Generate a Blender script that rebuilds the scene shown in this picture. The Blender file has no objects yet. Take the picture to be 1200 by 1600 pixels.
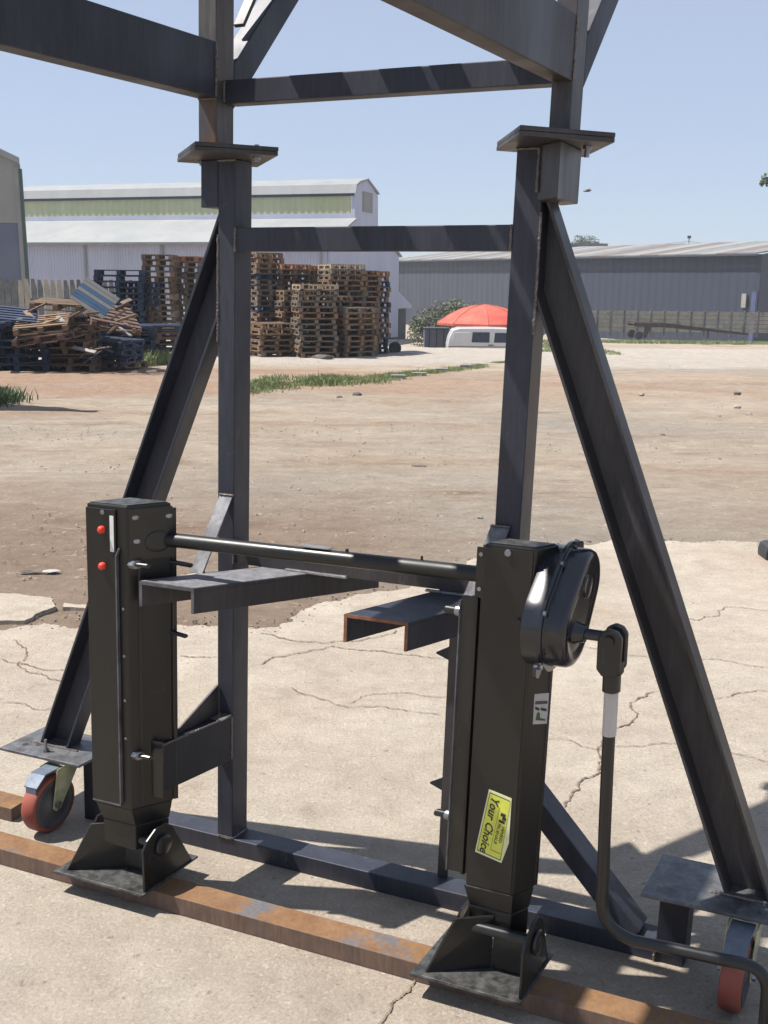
import bpy, bmesh, math, random
from mathutils import Vector, Matrix, noise
random.seed(7)
sc = bpy.context.scene
COL = sc.collection
R = math.radians

# ------------------------------------------------------------------ camera
FPX, EYE, HORIZ, SLOPE = 1700.0, 1.55, 441.0, 0.011
pitch = math.atan((800 - HORIZ) / FPX / math.sqrt(1 + SLOPE ** 2)); roll = math.atan(SLOPE)
cp, sp, cr, sr = math.cos(pitch), math.sin(pitch), math.cos(roll), math.sin(roll)
_r, _f, _d = Vector((1, 0, 0)), Vector((0, cp, -sp)), Vector((0, -sp, -cp))
CI = _r * cr - _d * sr; CJ = _r * sr + _d * cr; CK = _f
CAM = Vector((0, 0, EYE))
cam = bpy.data.cameras.new('camera'); camo = bpy.data.objects.new('camera', cam); COL.objects.link(camo)
M = Matrix.Identity(4)
for i in range(3):
    M[i][0] = CI[i]; M[i][1] = -CJ[i]; M[i][2] = -CK[i]; M[i][3] = CAM[i]
camo.matrix_world = M
cam.sensor_fit = 'VERTICAL'; cam.sensor_height = 24.0; cam.lens = 24.0 * FPX / 1600
cam.clip_start = 0.05; cam.clip_end = 3000
sc.camera = camo

# ------------------------------------------------------------------ sky + sun
SUN_EL, SUN_AZ = R(60.5), R(-86)          # azimuth from +Y, clockwise positive
sdir = Vector((math.sin(SUN_AZ) * math.cos(SUN_EL), math.cos(SUN_AZ) * math.cos(SUN_EL), math.sin(SUN_EL)))
w = bpy.data.worlds.new('World'); sc.world = w; w.use_nodes = True
nt = w.node_tree; bg = nt.nodes['Background']
sky = nt.nodes.new('ShaderNodeTexSky'); sky.sky_type = 'NISHITA'; sky.sun_disc = False
sky.sun_elevation = SUN_EL; sky.sun_rotation = SUN_AZ
sky.altitude = 1500; sky.air_density = 1.0; sky.dust_density = 1.2; sky.ozone_density = 2.0
hz = nt.nodes.new('ShaderNodeMix'); hz.data_type = 'RGBA'; hz.inputs[0].default_value = .65     # thin summer haze over the whole dome
nt.links.new(sky.outputs[0], hz.inputs[6]); hz.inputs[7].default_value = (4.75, 5.45, 6.95, 1)
nt.links.new(hz.outputs[2], bg.inputs[0]); bg.inputs[1].default_value = 0.068
sl = bpy.data.lights.new('sun', 'SUN'); so = bpy.data.objects.new('sun', sl); COL.objects.link(so)
sl.energy = 5.0; sl.angle = R(0.53); sl.color = (1.0, 0.95, 0.88)
so.rotation_euler = sdir.to_track_quat('Z', 'Y').to_euler()
sc.view_settings.view_transform = 'Standard'; sc.view_settings.look = 'None'
sc.view_settings.exposure = 0.86; sc.view_settings.gamma = 1.0
try: sc.view_settings.use_curve_mapping = False
except Exception: pass

# ------------------------------------------------------------------ materials
def s2l(c):
    return tuple(((x / 255) / 12.92 if x / 255 < .04045 else ((x / 255 + .055) / 1.055) ** 2.4) for x in c)
def N(t, k, **kw):
    n = t.nodes.new(k)
    for a, b in kw.items():
        if a in n.inputs.keys() if hasattr(n.inputs, 'keys') else False: n.inputs[a].default_value = b
        else: setattr(n, a, b)
    return n
def base_mat(name):
    m = bpy.data.materials.new(name); m.use_nodes = True
    return m, m.node_tree, m.node_tree.nodes['Principled BSDF']
def pos(t, scale=(1, 1, 1)):
    g = t.nodes.new('ShaderNodeNewGeometry'); mp = t.nodes.new('ShaderNodeMapping')
    mp.inputs['Scale'].default_value = scale
    t.links.new(g.outputs['Position'], mp.inputs['Vector']); return mp.outputs[0]
def nz(t, vec, scale, detail=6, rough=.6, lo=.35, hi=.65, dist=0.0):
    n = t.nodes.new('ShaderNodeTexNoise'); n.inputs['Scale'].default_value = scale
    n.inputs['Detail'].default_value = detail; n.inputs['Roughness'].default_value = rough
    n.inputs['Distortion'].default_value = dist
    t.links.new(vec, n.inputs['Vector'])
    r = t.nodes.new('ShaderNodeMapRange'); r.inputs[1].default_value = lo; r.inputs[2].default_value = hi
    t.links.new(n.outputs['Fac'], r.inputs[0]); return r.outputs[0]
def mix(t, fac, a, b, mode='MIX'):
    n = t.nodes.new('ShaderNodeMix'); n.data_type = 'RGBA'; n.blend_type = mode
    if isinstance(fac, (int, float)): n.inputs[0].default_value = fac
    else: t.links.new(fac, n.inputs[0])
    for k, v in ((6, a), (7, b)):
        if isinstance(v, tuple): n.inputs[k].default_value = (*v[:3], 1)
        else: t.links.new(v, n.inputs[k])
    return n.outputs[2]
def mth(t, op, a, b=0.0):
    n = t.nodes.new('ShaderNodeMath'); n.operation = op
    for k, v in ((0, a), (1, b)):
        if isinstance(v, (int, float)): n.inputs[k].default_value = v
        else: t.links.new(v, n.inputs[k])
    return n.outputs[0]
def bump(t, p, h, strength, dist, prev=None):
    b = t.nodes.new('ShaderNodeBump'); b.inputs['Strength'].default_value = strength; b.inputs['Distance'].default_value = dist
    t.links.new(h, b.inputs['Height'])
    if prev: t.links.new(prev, b.inputs['Normal'])
    t.links.new(b.outputs[0], p.inputs['Normal']); return b.outputs[0]
SCUFF = {'mill_scale_steel': (.5, .35), 'dark_mill_scale_steel': (.4, .25), 'brown_mill_scale_steel': (.55, .35), 'black_paint': (.3, .10), 'dusty_black_paint': (.3, .13), 'worn_grey_steel': (.5, .3), 'pale_flat_bar_steel': (.6, .3), 'rusty_flat_bar': (.4, .2), 'brown_rusty_bar_side': (.5, .2), 'steel_with_rust_bloom': (.5, .2), 'glossy_black_paint': (.1, .04)}
def noisy(name, c1, c2, scale=20, rough=.7, metal=0, c3=None, s3=3, f3=.6, bstr=.2, bdist=.002, stretch=(1, 1, 1), coat=0, rvar=.12):
    m, t, p = base_mat(name); v = pos(t, stretch)
    c = mix(t, nz(t, v, scale), c1, c2)
    if c3: c = mix(t, nz(t, v, s3, 8, .65, f3, f3 + .1), c, c3)
    if name in SCUFF:
        k1, k2 = SCUFF[name]
        c = mix(t, k1, c, mix(t, nz(t, pos(t, (1, 1, .12)), 95, 6, .7, .3, .7), (.22, .22, .22), (.78, .78, .78)), 'OVERLAY')
        sc_ = nz(t, pos(t, (1, 1, .5)), 16, 12, .8, .60, .70, .4); c = mix(t, mth(t, 'MULTIPLY', sc_, k2), c, (.20, .185, .175))
    t.links.new(c, p.inputs['Base Color'])
    rr = nz(t, v, scale * .6, 5); r2 = t.nodes.new('ShaderNodeMapRange')
    r2.inputs[3].default_value = max(.05, rough - rvar); r2.inputs[4].default_value = min(1, rough + rvar)
    t.links.new(rr, r2.inputs[0]); t.links.new(r2.outputs[0], p.inputs['Roughness'])
    p.inputs['Metallic'].default_value = metal
    if coat: p.inputs['Coat Weight'].default_value = coat; p.inputs['Coat Roughness'].default_value = .08
    if bstr: bump(t, p, nz(t, v, scale * 2.5, 8, .6, 0, 1), bstr, bdist)
    return m

MAT = {}
MAT['mill'] = noisy('mill_scale_steel', (0.0224, 0.0247, 0.0368), (0.0336, 0.0362, 0.0504), 9, .50, .12, (0.0607, 0.0593, 0.0698), 2.2, .64, .25, .0008, (1, 1, .35))
MAT['mill_dark'] = noisy('dark_mill_scale_steel', (0.0116, 0.0127, 0.0197), (0.0193, 0.0207, 0.0291), 8, .48, .1, (0.0348, 0.0318, 0.0351), 2.5, .66, .25, .0008, (1, 1, .35))
MAT['mill_brown'] = noisy('brown_mill_scale_steel', (0.0335, 0.0293, 0.0310), (0.0502, 0.0444, 0.0460), 7, .5, .12, (0.0838, 0.0712, 0.0708), 3, .64, .25, .0008, (1, 1, .3))
MAT['mill_worn'] = noisy('worn_grey_steel', (0.0744, 0.0769, 0.0843), (0.1339, 0.1364, 0.1438), 26, .5, .3, (0.0546, 0.0446, 0.0422), 7, .56, .3, .0008)
MAT['bright_steel'] = noisy('ground_bright_steel', (0.2700, 0.2700, 0.2700), (0.3900, 0.3900, 0.3840), 60, .38, .8, None, 3, .6, .15, .0005)
MAT['rust_bar'] = noisy('rusty_flat_bar', (0.1423, 0.0698, 0.0289), (0.1897, 0.1060, 0.0481), 10, .8, .1, (0.0949, 0.0949, 0.1027), 5.5, .53, .5, .002)
MAT['rust_side'] = noisy('brown_rusty_bar_side', (0.1080, 0.0722, 0.0521), (0.1584, 0.0988, 0.0714), 12, .8, .1, (0.0936, 0.0874, 0.0882), 5.0, .55, .5, .002)
MAT['rust_edge'] = noisy('rusty_cut_edge', (.16, .06, .035), (.25, .11, .06), 40, .8, .1)
MAT['black'] = noisy('black_paint', (0.0064, 0.0064, 0.0067), (0.0097, 0.0094, 0.0090), 6, .34, 0, (0.0165, 0.0150, 0.0128), 4, .60, .12, .0008, coat=.15)
MAT['black_dust'] = noisy('dusty_black_paint', (0.0061, 0.0059, 0.0054), (0.0103, 0.0093, 0.0080), 5, .42, 0, (0.0164, 0.0145, 0.0117), 3, .60, .12, .0008, (1, 1, .3))
MAT['gloss'] = noisy('glossy_black_paint', (.007, .0075, .012), (.010, .011, .017), 6, .24, 0, None, 3, .6, .08, .0006, coat=.35, rvar=.05)
MAT['plate_wear'] = noisy('worn_black_foot_plate', (0.0273, 0.0265, 0.0250), (0.0936, 0.0936, 0.0920), 45, .5, .4, (0.0156, 0.0156, 0.0156), 9, .56, .5, .0015)
MAT['zinc'] = noisy('zinc_plated_steel', (0.2100, 0.2200, 0.2350), (0.3000, 0.3100, 0.3250), 50, .33, .85, None, 3, .6, .1, .0005)
MAT['zinc_yellow'] = noisy('yellow_passivated_zinc', (.40, .42, .25), (.52, .53, .36), 40, .4, .5, (.2, .2, .12), 22, .62, .1, .0005)
MAT['redpoly'] = noisy('red_polyurethane_tread', (0.2295, 0.0517, 0.0360), (0.2869, 0.0820, 0.0540), 14, .5, 0, (0.1275, 0.0862, 0.0674), 9, .58, .1, .0005)
MAT['castiron'] = noisy('grey_cast_wheel_hub', (.060, .062, .066), (.10, .10, .105), 12, .55, .4, (.16, .15, .14), 8, .62, .3, .001)
MAT['redcap'] = noisy('red_plastic_cap', (.62, .035, .02), (.7, .06, .03), 12, .45)
MAT['white'] = noisy('off_white_label', (.60, .60, .60), (.70, .69, .68), 30, .6, 0, None, 3, .6, .05, .0003)
MAT['white_dim'] = noisy('shade_dimmed_sticker_paper', (.40, .39, .37), (.48, .47, .45), 40, .6)  # white paper, its colour lowered for standing in shade
MAT['sleeve'] = noisy('grey_white_masking_tape', (.42, .385, .36), (.52, .48, .45), 22, .7, 0, (.33, .29, .26), 18, .6, .3, .001, (1, 1, .3))
MAT['yellow'] = noisy('yellow_label_vinyl', (.55, .58, .07), (.66, .68, .10), 30, .35, 0, None, 3, .6, .05, .0003)
MAT['cream'] = noisy('pale_label_border', (.62, .63, .35), (.7, .7, .42), 30, .4, 0, None, 3, .6, .05, .0003)
MAT['ink'] = noisy('black_ink', (.02, .02, .015), (.03, .03, .02), 30, .5, 0, None, 3, .6, 0, .0003)
MAT['weld'] = noisy('weld_bead', (.10, .09, .085), (.2, .17, .15), 120, .5, .5, None, 3, .6, .6, .002)
MAT['strap_steel'] = noisy('pale_flat_bar_steel', (.105, .105, .115), (.155, .155, .165), 30, .72, 0, (.09, .085, .085), 9, .56, .3, .0008)
MAT['pedal'] = noisy('dull_blue_grey_pedal', (0.0880, 0.1100, 0.1485), (0.1320, 0.1595, 0.1980), 30, .6, .3)
MAT['upper_rust'] = noisy('steel_with_rust_bloom', (0.0700, 0.0665, 0.0686), (0.1050, 0.0945, 0.0910), 8, .55, .35, (0.1680, 0.0840, 0.0385), 6, .55, .25, .001, (1, 1, .4))
MAT['rubber'] = noisy('black_rubber', (.02, .021, .023), (.035, .036, .04), 10, .55)

def dirt_mat():
    m, t, p = base_mat('yard_dirt'); v = pos(t); vs = pos(t, (.55, 1.0, 1.0))
    c = mix(t, nz(t, vs, .9, 8, .6, .38, .62), (0.327, 0.280, 0.227), (0.400, 0.356, 0.299))
    g = mix(t, nz(t, vs, .22, 5, .55, .46, .62), c, (0.294, 0.272, 0.240))
    red = mix(t, nz(t, vs, .30, 6, .62, .53, .66, .4), g, (0.281, 0.204, 0.152))
    red2 = mix(t, nz(t, pos(t, (.5, 1.3, 1)), .75, 9, .7, .56, .68), red, (0.228, 0.171, 0.131))
    # extra red soil band just beyond the slab edge and by the pallets
    sp_ = t.nodes.new('ShaderNodeSeparateXYZ'); g2 = t.nodes.new('ShaderNodeNewGeometry'); t.links.new(g2.outputs['Position'], sp_.inputs[0])
    yv = mth(t, 'ADD', sp_.outputs['Y'], mth(t, 'MULTIPLY', nz(t, v, .8, 6, .6, 0, 1), 1.6))
    def band(src, a, b, c_, d):
        r1 = t.nodes.new('ShaderNodeMapRange'); r1.inputs[1].default_value = a; r1.inputs[2].default_value = b; t.links.new(src, r1.inputs[0])
        r2 = t.nodes.new('ShaderNodeMapRange'); r2.inputs[1].default_value = c_; r2.inputs[2].default_value = d
        r2.inputs[3].default_value = 1; r2.inputs[4].default_value = 0; t.links.new(src, r2.inputs[0])
        return mth(t, 'MULTIPLY', r1.outputs[0], r2.outputs[0])
    xl = t.nodes.new('ShaderNodeMapRange'); xl.inputs[1].default_value = -.2; xl.inputs[2].default_value = .5
    xl.inputs[3].default_value = .66; xl.inputs[4].default_value = .10; t.links.new(sp_.outputs['X'], xl.inputs[0])
    b1 = mth(t, 'MULTIPLY', band(yv, 4.6, 5.4, 7.6, 9.4), xl.outputs[0])
    c4 = mix(t, b1, red2, (0.212, 0.157, 0.120))
    b2 = mth(t, 'MULTIPLY', band(yv, 16.5, 18.0, 23.5, 25.0), mth(t, 'MULTIPLY', nz(t, vs, .5, 6, .6, .30, .5), .85))
    xr = t.nodes.new('ShaderNodeMapRange'); xr.inputs[1].default_value = -1.0; xr.inputs[2].default_value = 4.0
    xr.inputs[3].default_value = 1; xr.inputs[4].default_value = .35; t.links.new(sp_.outputs['X'], xr.inputs[0])
    c5 = mix(t, mth(t, 'MULTIPLY', b2, xr.outputs[0]), c4, (0.307, 0.213, 0.154))
    b3 = band(yv, 25.5, 27.0, 38.0, 44.0)
    c6 = mix(t, mth(t, 'MULTIPLY', b3, .8), c5, (0.409, 0.390, 0.365))
    spk = nz(t, v, 26, 4, .6, .62, .72); c7 = mix(t, mth(t, 'MULTIPLY', spk, .55), c6, (0.168, 0.144, 0.120))
    spk2 = nz(t, v, 17, 3, .5, .63, .72); c8 = mix(t, mth(t, 'MULTIPLY', spk2, .6), c7, (0.490, 0.461, 0.417))
    fine = nz(t, v, 90, 3, .7, .2, .8); c9 = mix(t, .30, c8, mix(t, fine, (0.205, 0.176, 0.148), (0.506, 0.470, 0.417)), 'OVERLAY')
    st = nz(t, pos(t, (.9, 1.25, 1)), 4.5, 12, .80, .32, .68, .3); c9 = mix(t, .55, c9, mix(t, st, (0.318, 0.286, 0.255), (0.743, 0.721, 0.700)), 'OVERLAY')
    pt = nz(t, pos(t, (.8, 1.3, 1)), 6.5, 10, .75, .60, .70); c9 = mix(t, mth(t, 'MULTIPLY', pt, .55), c9, (0.445, 0.403, 0.350))
    dk = nz(t, pos(t, (.6, 1.4, 1)), 4.6, 12, .82, .62, .68, .5); c9 = mix(t, mth(t, 'MULTIPLY', dk, .6), c9, (0.180, 0.146, 0.117))
    t.links.new(c9, p.inputs['Base Color']); p.inputs['Roughness'].default_value = .95
    p.inputs['Specular IOR Level'].default_value = .15
    b = bump(t, p, nz(t, vs, 3.5, 12, .75, 0, 1), .8, .09)
    b = bump(t, p, nz(t, v, 24, 8, .75, .3, .8), .7, .03, b)
    bump(t, p, nz(t, v, 90, 4, .7, 0, 1), .6, .008, b)
    return m
MAT['dirt'] = dirt_mat()
def concrete_mat():
    m, t, p = base_mat('worn_concrete'); v = pos(t)
    c = mix(t, nz(t, v, 1.3, 8, .6, .36, .64), (0.394, 0.342, 0.284), (0.473, 0.424, 0.357))
    c = mix(t, mth(t, 'MULTIPLY', nz(t, v, .55, 7, .65, .50, .66, .5), .6), c, (0.372, 0.297, 0.228))
    c = mix(t, mth(t, 'MULTIPLY', nz(t, v, 3.1, 7, .7, .57, .67), .5), c, (0.295, 0.250, 0.205))
    c = mix(t, mth(t, 'MULTIPLY', nz(t, v, 55, 3, .6, .60, .70), .55), c, (0.537, 0.500, 0.446))
    c = mix(t, mth(t, 'MULTIPLY', nz(t, v, 38, 3, .6, .62, .72), .65), c, (0.208, 0.173, 0.140))
    c = mix(t, .5, c, mix(t, nz(t, v, 110, 3, .7, .2, .8), (0.173, 0.161, 0.148), (0.589, 0.570, 0.540)), 'OVERLAY')
    vo = t.nodes.new('ShaderNodeTexVoronoi'); vo.inputs['Scale'].default_value = 9.0; t.links.new(v, vo.inputs['Vector'])
    sp_ = t.nodes.new('ShaderNodeMapRange'); sp_.inputs[1].default_value = .035; sp_.inputs[2].default_value = .06
    sp_.inputs[3].default_value = 1; sp_.inputs[4].default_value = 0; t.links.new(vo.outputs['Distance'], sp_.inputs[0])
    c = mix(t, mth(t, 'MULTIPLY', sp_.outputs[0], .55), c, (0.138, 0.107, 0.085))
    st = nz(t, pos(t, (1, 1.3, 1)), 6.5, 12, .8, .32, .68); c = mix(t, .40, c, mix(t, st, (0.324, 0.315, 0.308), (0.757, 0.764, 0.783)), 'OVERLAY')
    sl_ = nz(t, pos(t, (.8, 1, 1)), .8, 9, .7, .60, .70, .6); c = mix(t, mth(t, 'MULTIPLY', sl_, .45), c, (0.260, 0.225, 0.195))
    t.links.new(c, p.inputs['Base Color']); p.inputs['Roughness'].default_value = .9
    p.inputs['Specular IOR Level'].default_value = .2
    b = bump(t, p, nz(t, pos(t, (.7, 1.2, 1)), 11, 12, .78, 0, 1), .75, .022)
    b = bump(t, p, nz(t, v, 70, 6, .75, .35, .8), .8, .006, b)
    bump(t, p, nz(t, v, 190, 3, .7, 0, 1), .5, .002, b)
    return m
MAT['concrete'] = concrete_mat()
MAT['crack'] = noisy('soil_in_crack', (.10, .070, .048), (.20, .14, .10), 40, .95, 0, None, 3, .6, .6, .004)
MAT['stone'] = noisy('loose_stone', (0.1840, 0.1518, 0.1196), (0.3312, 0.2944, 0.2484), 9, .9)
MAT['debris'] = noisy('dark_debris', (.05, .045, .042), (.12, .10, .09), 20, .8)
def leaf_mat(name, a, b, c, s=1.2):
    m = noisy(name, a, b, s, .65, 0, c, s * 2.1, .55, 0)
    return m
MAT['grass'] = leaf_mat('green_weed', (0.1495, 0.1995, 0.0675), (0.2300, 0.2730, 0.1125), (0.3105, 0.2730, 0.1650), 2.0)
MAT['leaf_dark'] = leaf_mat('dark_leaf', (0.0427, 0.0750, 0.0250), (0.0712, 0.1100, 0.0400), (0.0950, 0.1300, 0.0500), .8)
MAT['leaf_olive'] = leaf_mat('dusty_olive_leaf', (0.0806, 0.0936, 0.0450), (0.1178, 0.1332, 0.0660), (0.1426, 0.1512, 0.0840), .5)
MAT['bark'] = noisy('bark', (.10, .08, .06), (.17, .14, .11), 6, .9)
def wood(name, a, b, c): return noisy(name, a, b, 2.4, .85, 0, c, 3.7, .58, .4, .004)
MAT['pal0'] = wood('weathered_brown_pallet_wood', (0.1452, 0.0896, 0.0532), (0.2281, 0.1480, 0.0893), (0.0878, 0.0583, 0.0380))
MAT['pal1'] = wood('grey_brown_pallet_wood', (0.1220, 0.0960, 0.0695), (0.1800, 0.1434, 0.1047), (0.0790, 0.0617, 0.0440))
MAT['pal2'] = wood('orange_pallet_wood', (0.2695, 0.1159, 0.0553), (0.3322, 0.1643, 0.0799), (0.1738, 0.0817, 0.0425))
MAT['pal3'] = wood('pale_new_pallet_wood', (0.288, 0.223, 0.144), (0.360, 0.288, 0.194), (0.202, 0.144, 0.094))
MAT['palb'] = wood('blue_painted_pallet_wood', (0.0144, 0.0261, 0.0579), (0.0288, 0.0450, 0.0855), (0.0387, 0.0423, 0.0513))
MAT['palr'] = wood('dark_reddish_pallet_wood', (0.086, 0.050, 0.037), (0.122, 0.072, 0.054), (0.058, 0.040, 0.032))
MAT['bluepaint'] = noisy('sky_blue_sheet', (0.0560, 0.1280, 0.2320), (0.0880, 0.1680, 0.2720), 3, .6, 0, (0.2400, 0.2480, 0.2480), 5, .62)
MAT['whitesheet'] = noisy('dusty_white_sheet', (0.2550, 0.2513, 0.2325), (0.3225, 0.3150, 0.2888), 3, .7)
MAT['scrapwhite'] = noisy('bleached_scrap_board', (0.2080, 0.2000, 0.1880), (0.2880, 0.2800, 0.2600), 5, .8)

def sheet_mat(name, a, b, period=.20, axis='X', depth=.02, rough=.55, metal=.0, dirty=None):
    """corrugated sheet: fine ribs as bump, colour only varies with dirt"""
    m, t, p = base_mat(name); v = pos(t, (1, 1, .25))
    c = mix(t, nz(t, v, .5, 6, .6, .35, .65), a, b)
    if dirty: c = mix(t, mth(t, 'MULTIPLY', nz(t, v, 1.4, 8, .7, .55, .7), .7), c, dirty)
    t.links.new(c, p.inputs['Base Color']); p.inputs['Roughness'].default_value = rough; p.inputs['Metallic'].default_value = metal
    return m
MAT['wh_wall'] = sheet_mat('pale_lilac_grey_sheeting', (0.3948, 0.4148, 0.5160), (0.4620, 0.4811, 0.5815), dirty=(0.3696, 0.3650, 0.4259))
MAT['wh_roof'] = sheet_mat('white_roof_sheeting', (0.2133, 0.2232, 0.2282), (0.2579, 0.2654, 0.2654), rough=.5, dirty=(0.1835, 0.1910, 0.1910))
MAT['wh_green'] = sheet_mat('pale_green_translucent_sheeting', (0.4055, 0.4329, 0.2376), (0.4914, 0.5031, 0.3208), dirty=(0.5160, 0.4797, 0.3208))
MAT['shed_wall'] = sheet_mat('slate_grey_sheeting', (0.0261, 0.0330, 0.0547), (0.0303, 0.0373, 0.0595), dirty=(0.0232, 0.0286, 0.0476))
MAT['shed_wall2'] = sheet_mat('lighter_slate_grey_sheeting', (0.0412, 0.0466, 0.0659), (0.0508, 0.0565, 0.0764), dirty=(0.0348, 0.0384, 0.0527))
MAT['roof_a'] = noisy('weathered_white_roof_sheet', (0.1904, 0.1904, 0.1848), (0.2352, 0.2352, 0.2240), 1.2, .6)
MAT['roof_b'] = noisy('brown_stained_roof_sheet', (0.1190, 0.0875, 0.0735), (0.1610, 0.1260, 0.1050), 1.2, .7)
MAT['roof_c'] = noisy('grey_roof_sheet', (0.1309, 0.1339, 0.1309), (0.1785, 0.1785, 0.1696), 1.2, .7)
MAT['beige_wall'] = noisy('beige_plastered_gable', (.22, .22, .20), (.27, .265, .245), .8, .8)
MAT['bluegrey'] = noisy('blue_grey_lower_wall', (.095, .11, .155), (.12, .14, .185), .6, .7)
MAT['greenpipe'] = noisy('dark_green_downpipe', (.03, .06, .045), (.045, .08, .06), 3, .5)
MAT['precast'] = noisy('precast_concrete', (0.2822, 0.2545, 0.1994), (0.3861, 0.3504, 0.2750), 3, .9, 0, (0.2079, 0.1859, 0.1444), 2.0, .55)
MAT['precast_d'] = noisy('darker_precast_concrete', (.11, .115, .115), (.18, .178, .165), 3, .9, 0, (.10, .10, .10), 1.0, .5)
MAT['carwhite'] = noisy('white_car_paint', (0.5772, 0.5850, 0.5928), (0.6084, 0.6162, 0.6240), 2, .3, 0, None, 3, .6, 0, .001, coat=.5)
MAT['glass'] = noisy('dark_window_glass', (.010, .018, .045), (.015, .028, .06), 2, .35)
MAT['redcanvas'] = noisy('red_canvas', (0.4005, 0.0558, 0.0347), (0.4594, 0.0930, 0.0595), 1.5, .75)
MAT['darksteel'] = noisy('dark_rusty_trailer_steel', (0.0360, 0.0280, 0.0240), (0.0680, 0.0480, 0.0400), 4, .75)
MAT['binblue'] = noisy('dark_blue_grey_bin', (.08, .095, .13), (.11, .125, .16), 2, .6)
MAT['dkopen'] = noisy('interior_shade_colour', (.05, .05, .055), (.07, .07, .08), 2, .9)  # shade of the interior put into a flat dark colour
MAT['bluecol'] = noisy('blue_painted_column', (.055, .075, .15), (.07, .09, .17), 2, .5)
MAT['bird'] = noisy('bird_plumage', (.05, .045, .04), (.10, .09, .08), 30, .8)

# ------------------------------------------------------------------ mesh tools
# rig frame (lower frame stands askew to the camera, posts lean about a degree)
O_R = Vector((-0.41115484, 2.73758055, 0.0))
XR = Vector((0.91736002, -0.39805852, 0.0)); YR = Vector((0.47431094, 0.88035739, 0.0)); ZR = Vector((0.02436502, -0.01471655, 0.9995948))
def W(p): return O_R + XR * p[0] + YR * p[1] + ZR * p[2]
def I(p): return Vector(p)
def px2w(px, py, y):
    """point at world depth y seen under photo pixel px,py (used to survey the far side of the yard)"""
    v = (px - 600) / FPX * CI + (py - 800) / FPX * CJ + CK
    return CAM + v * (y / v.y)

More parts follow.
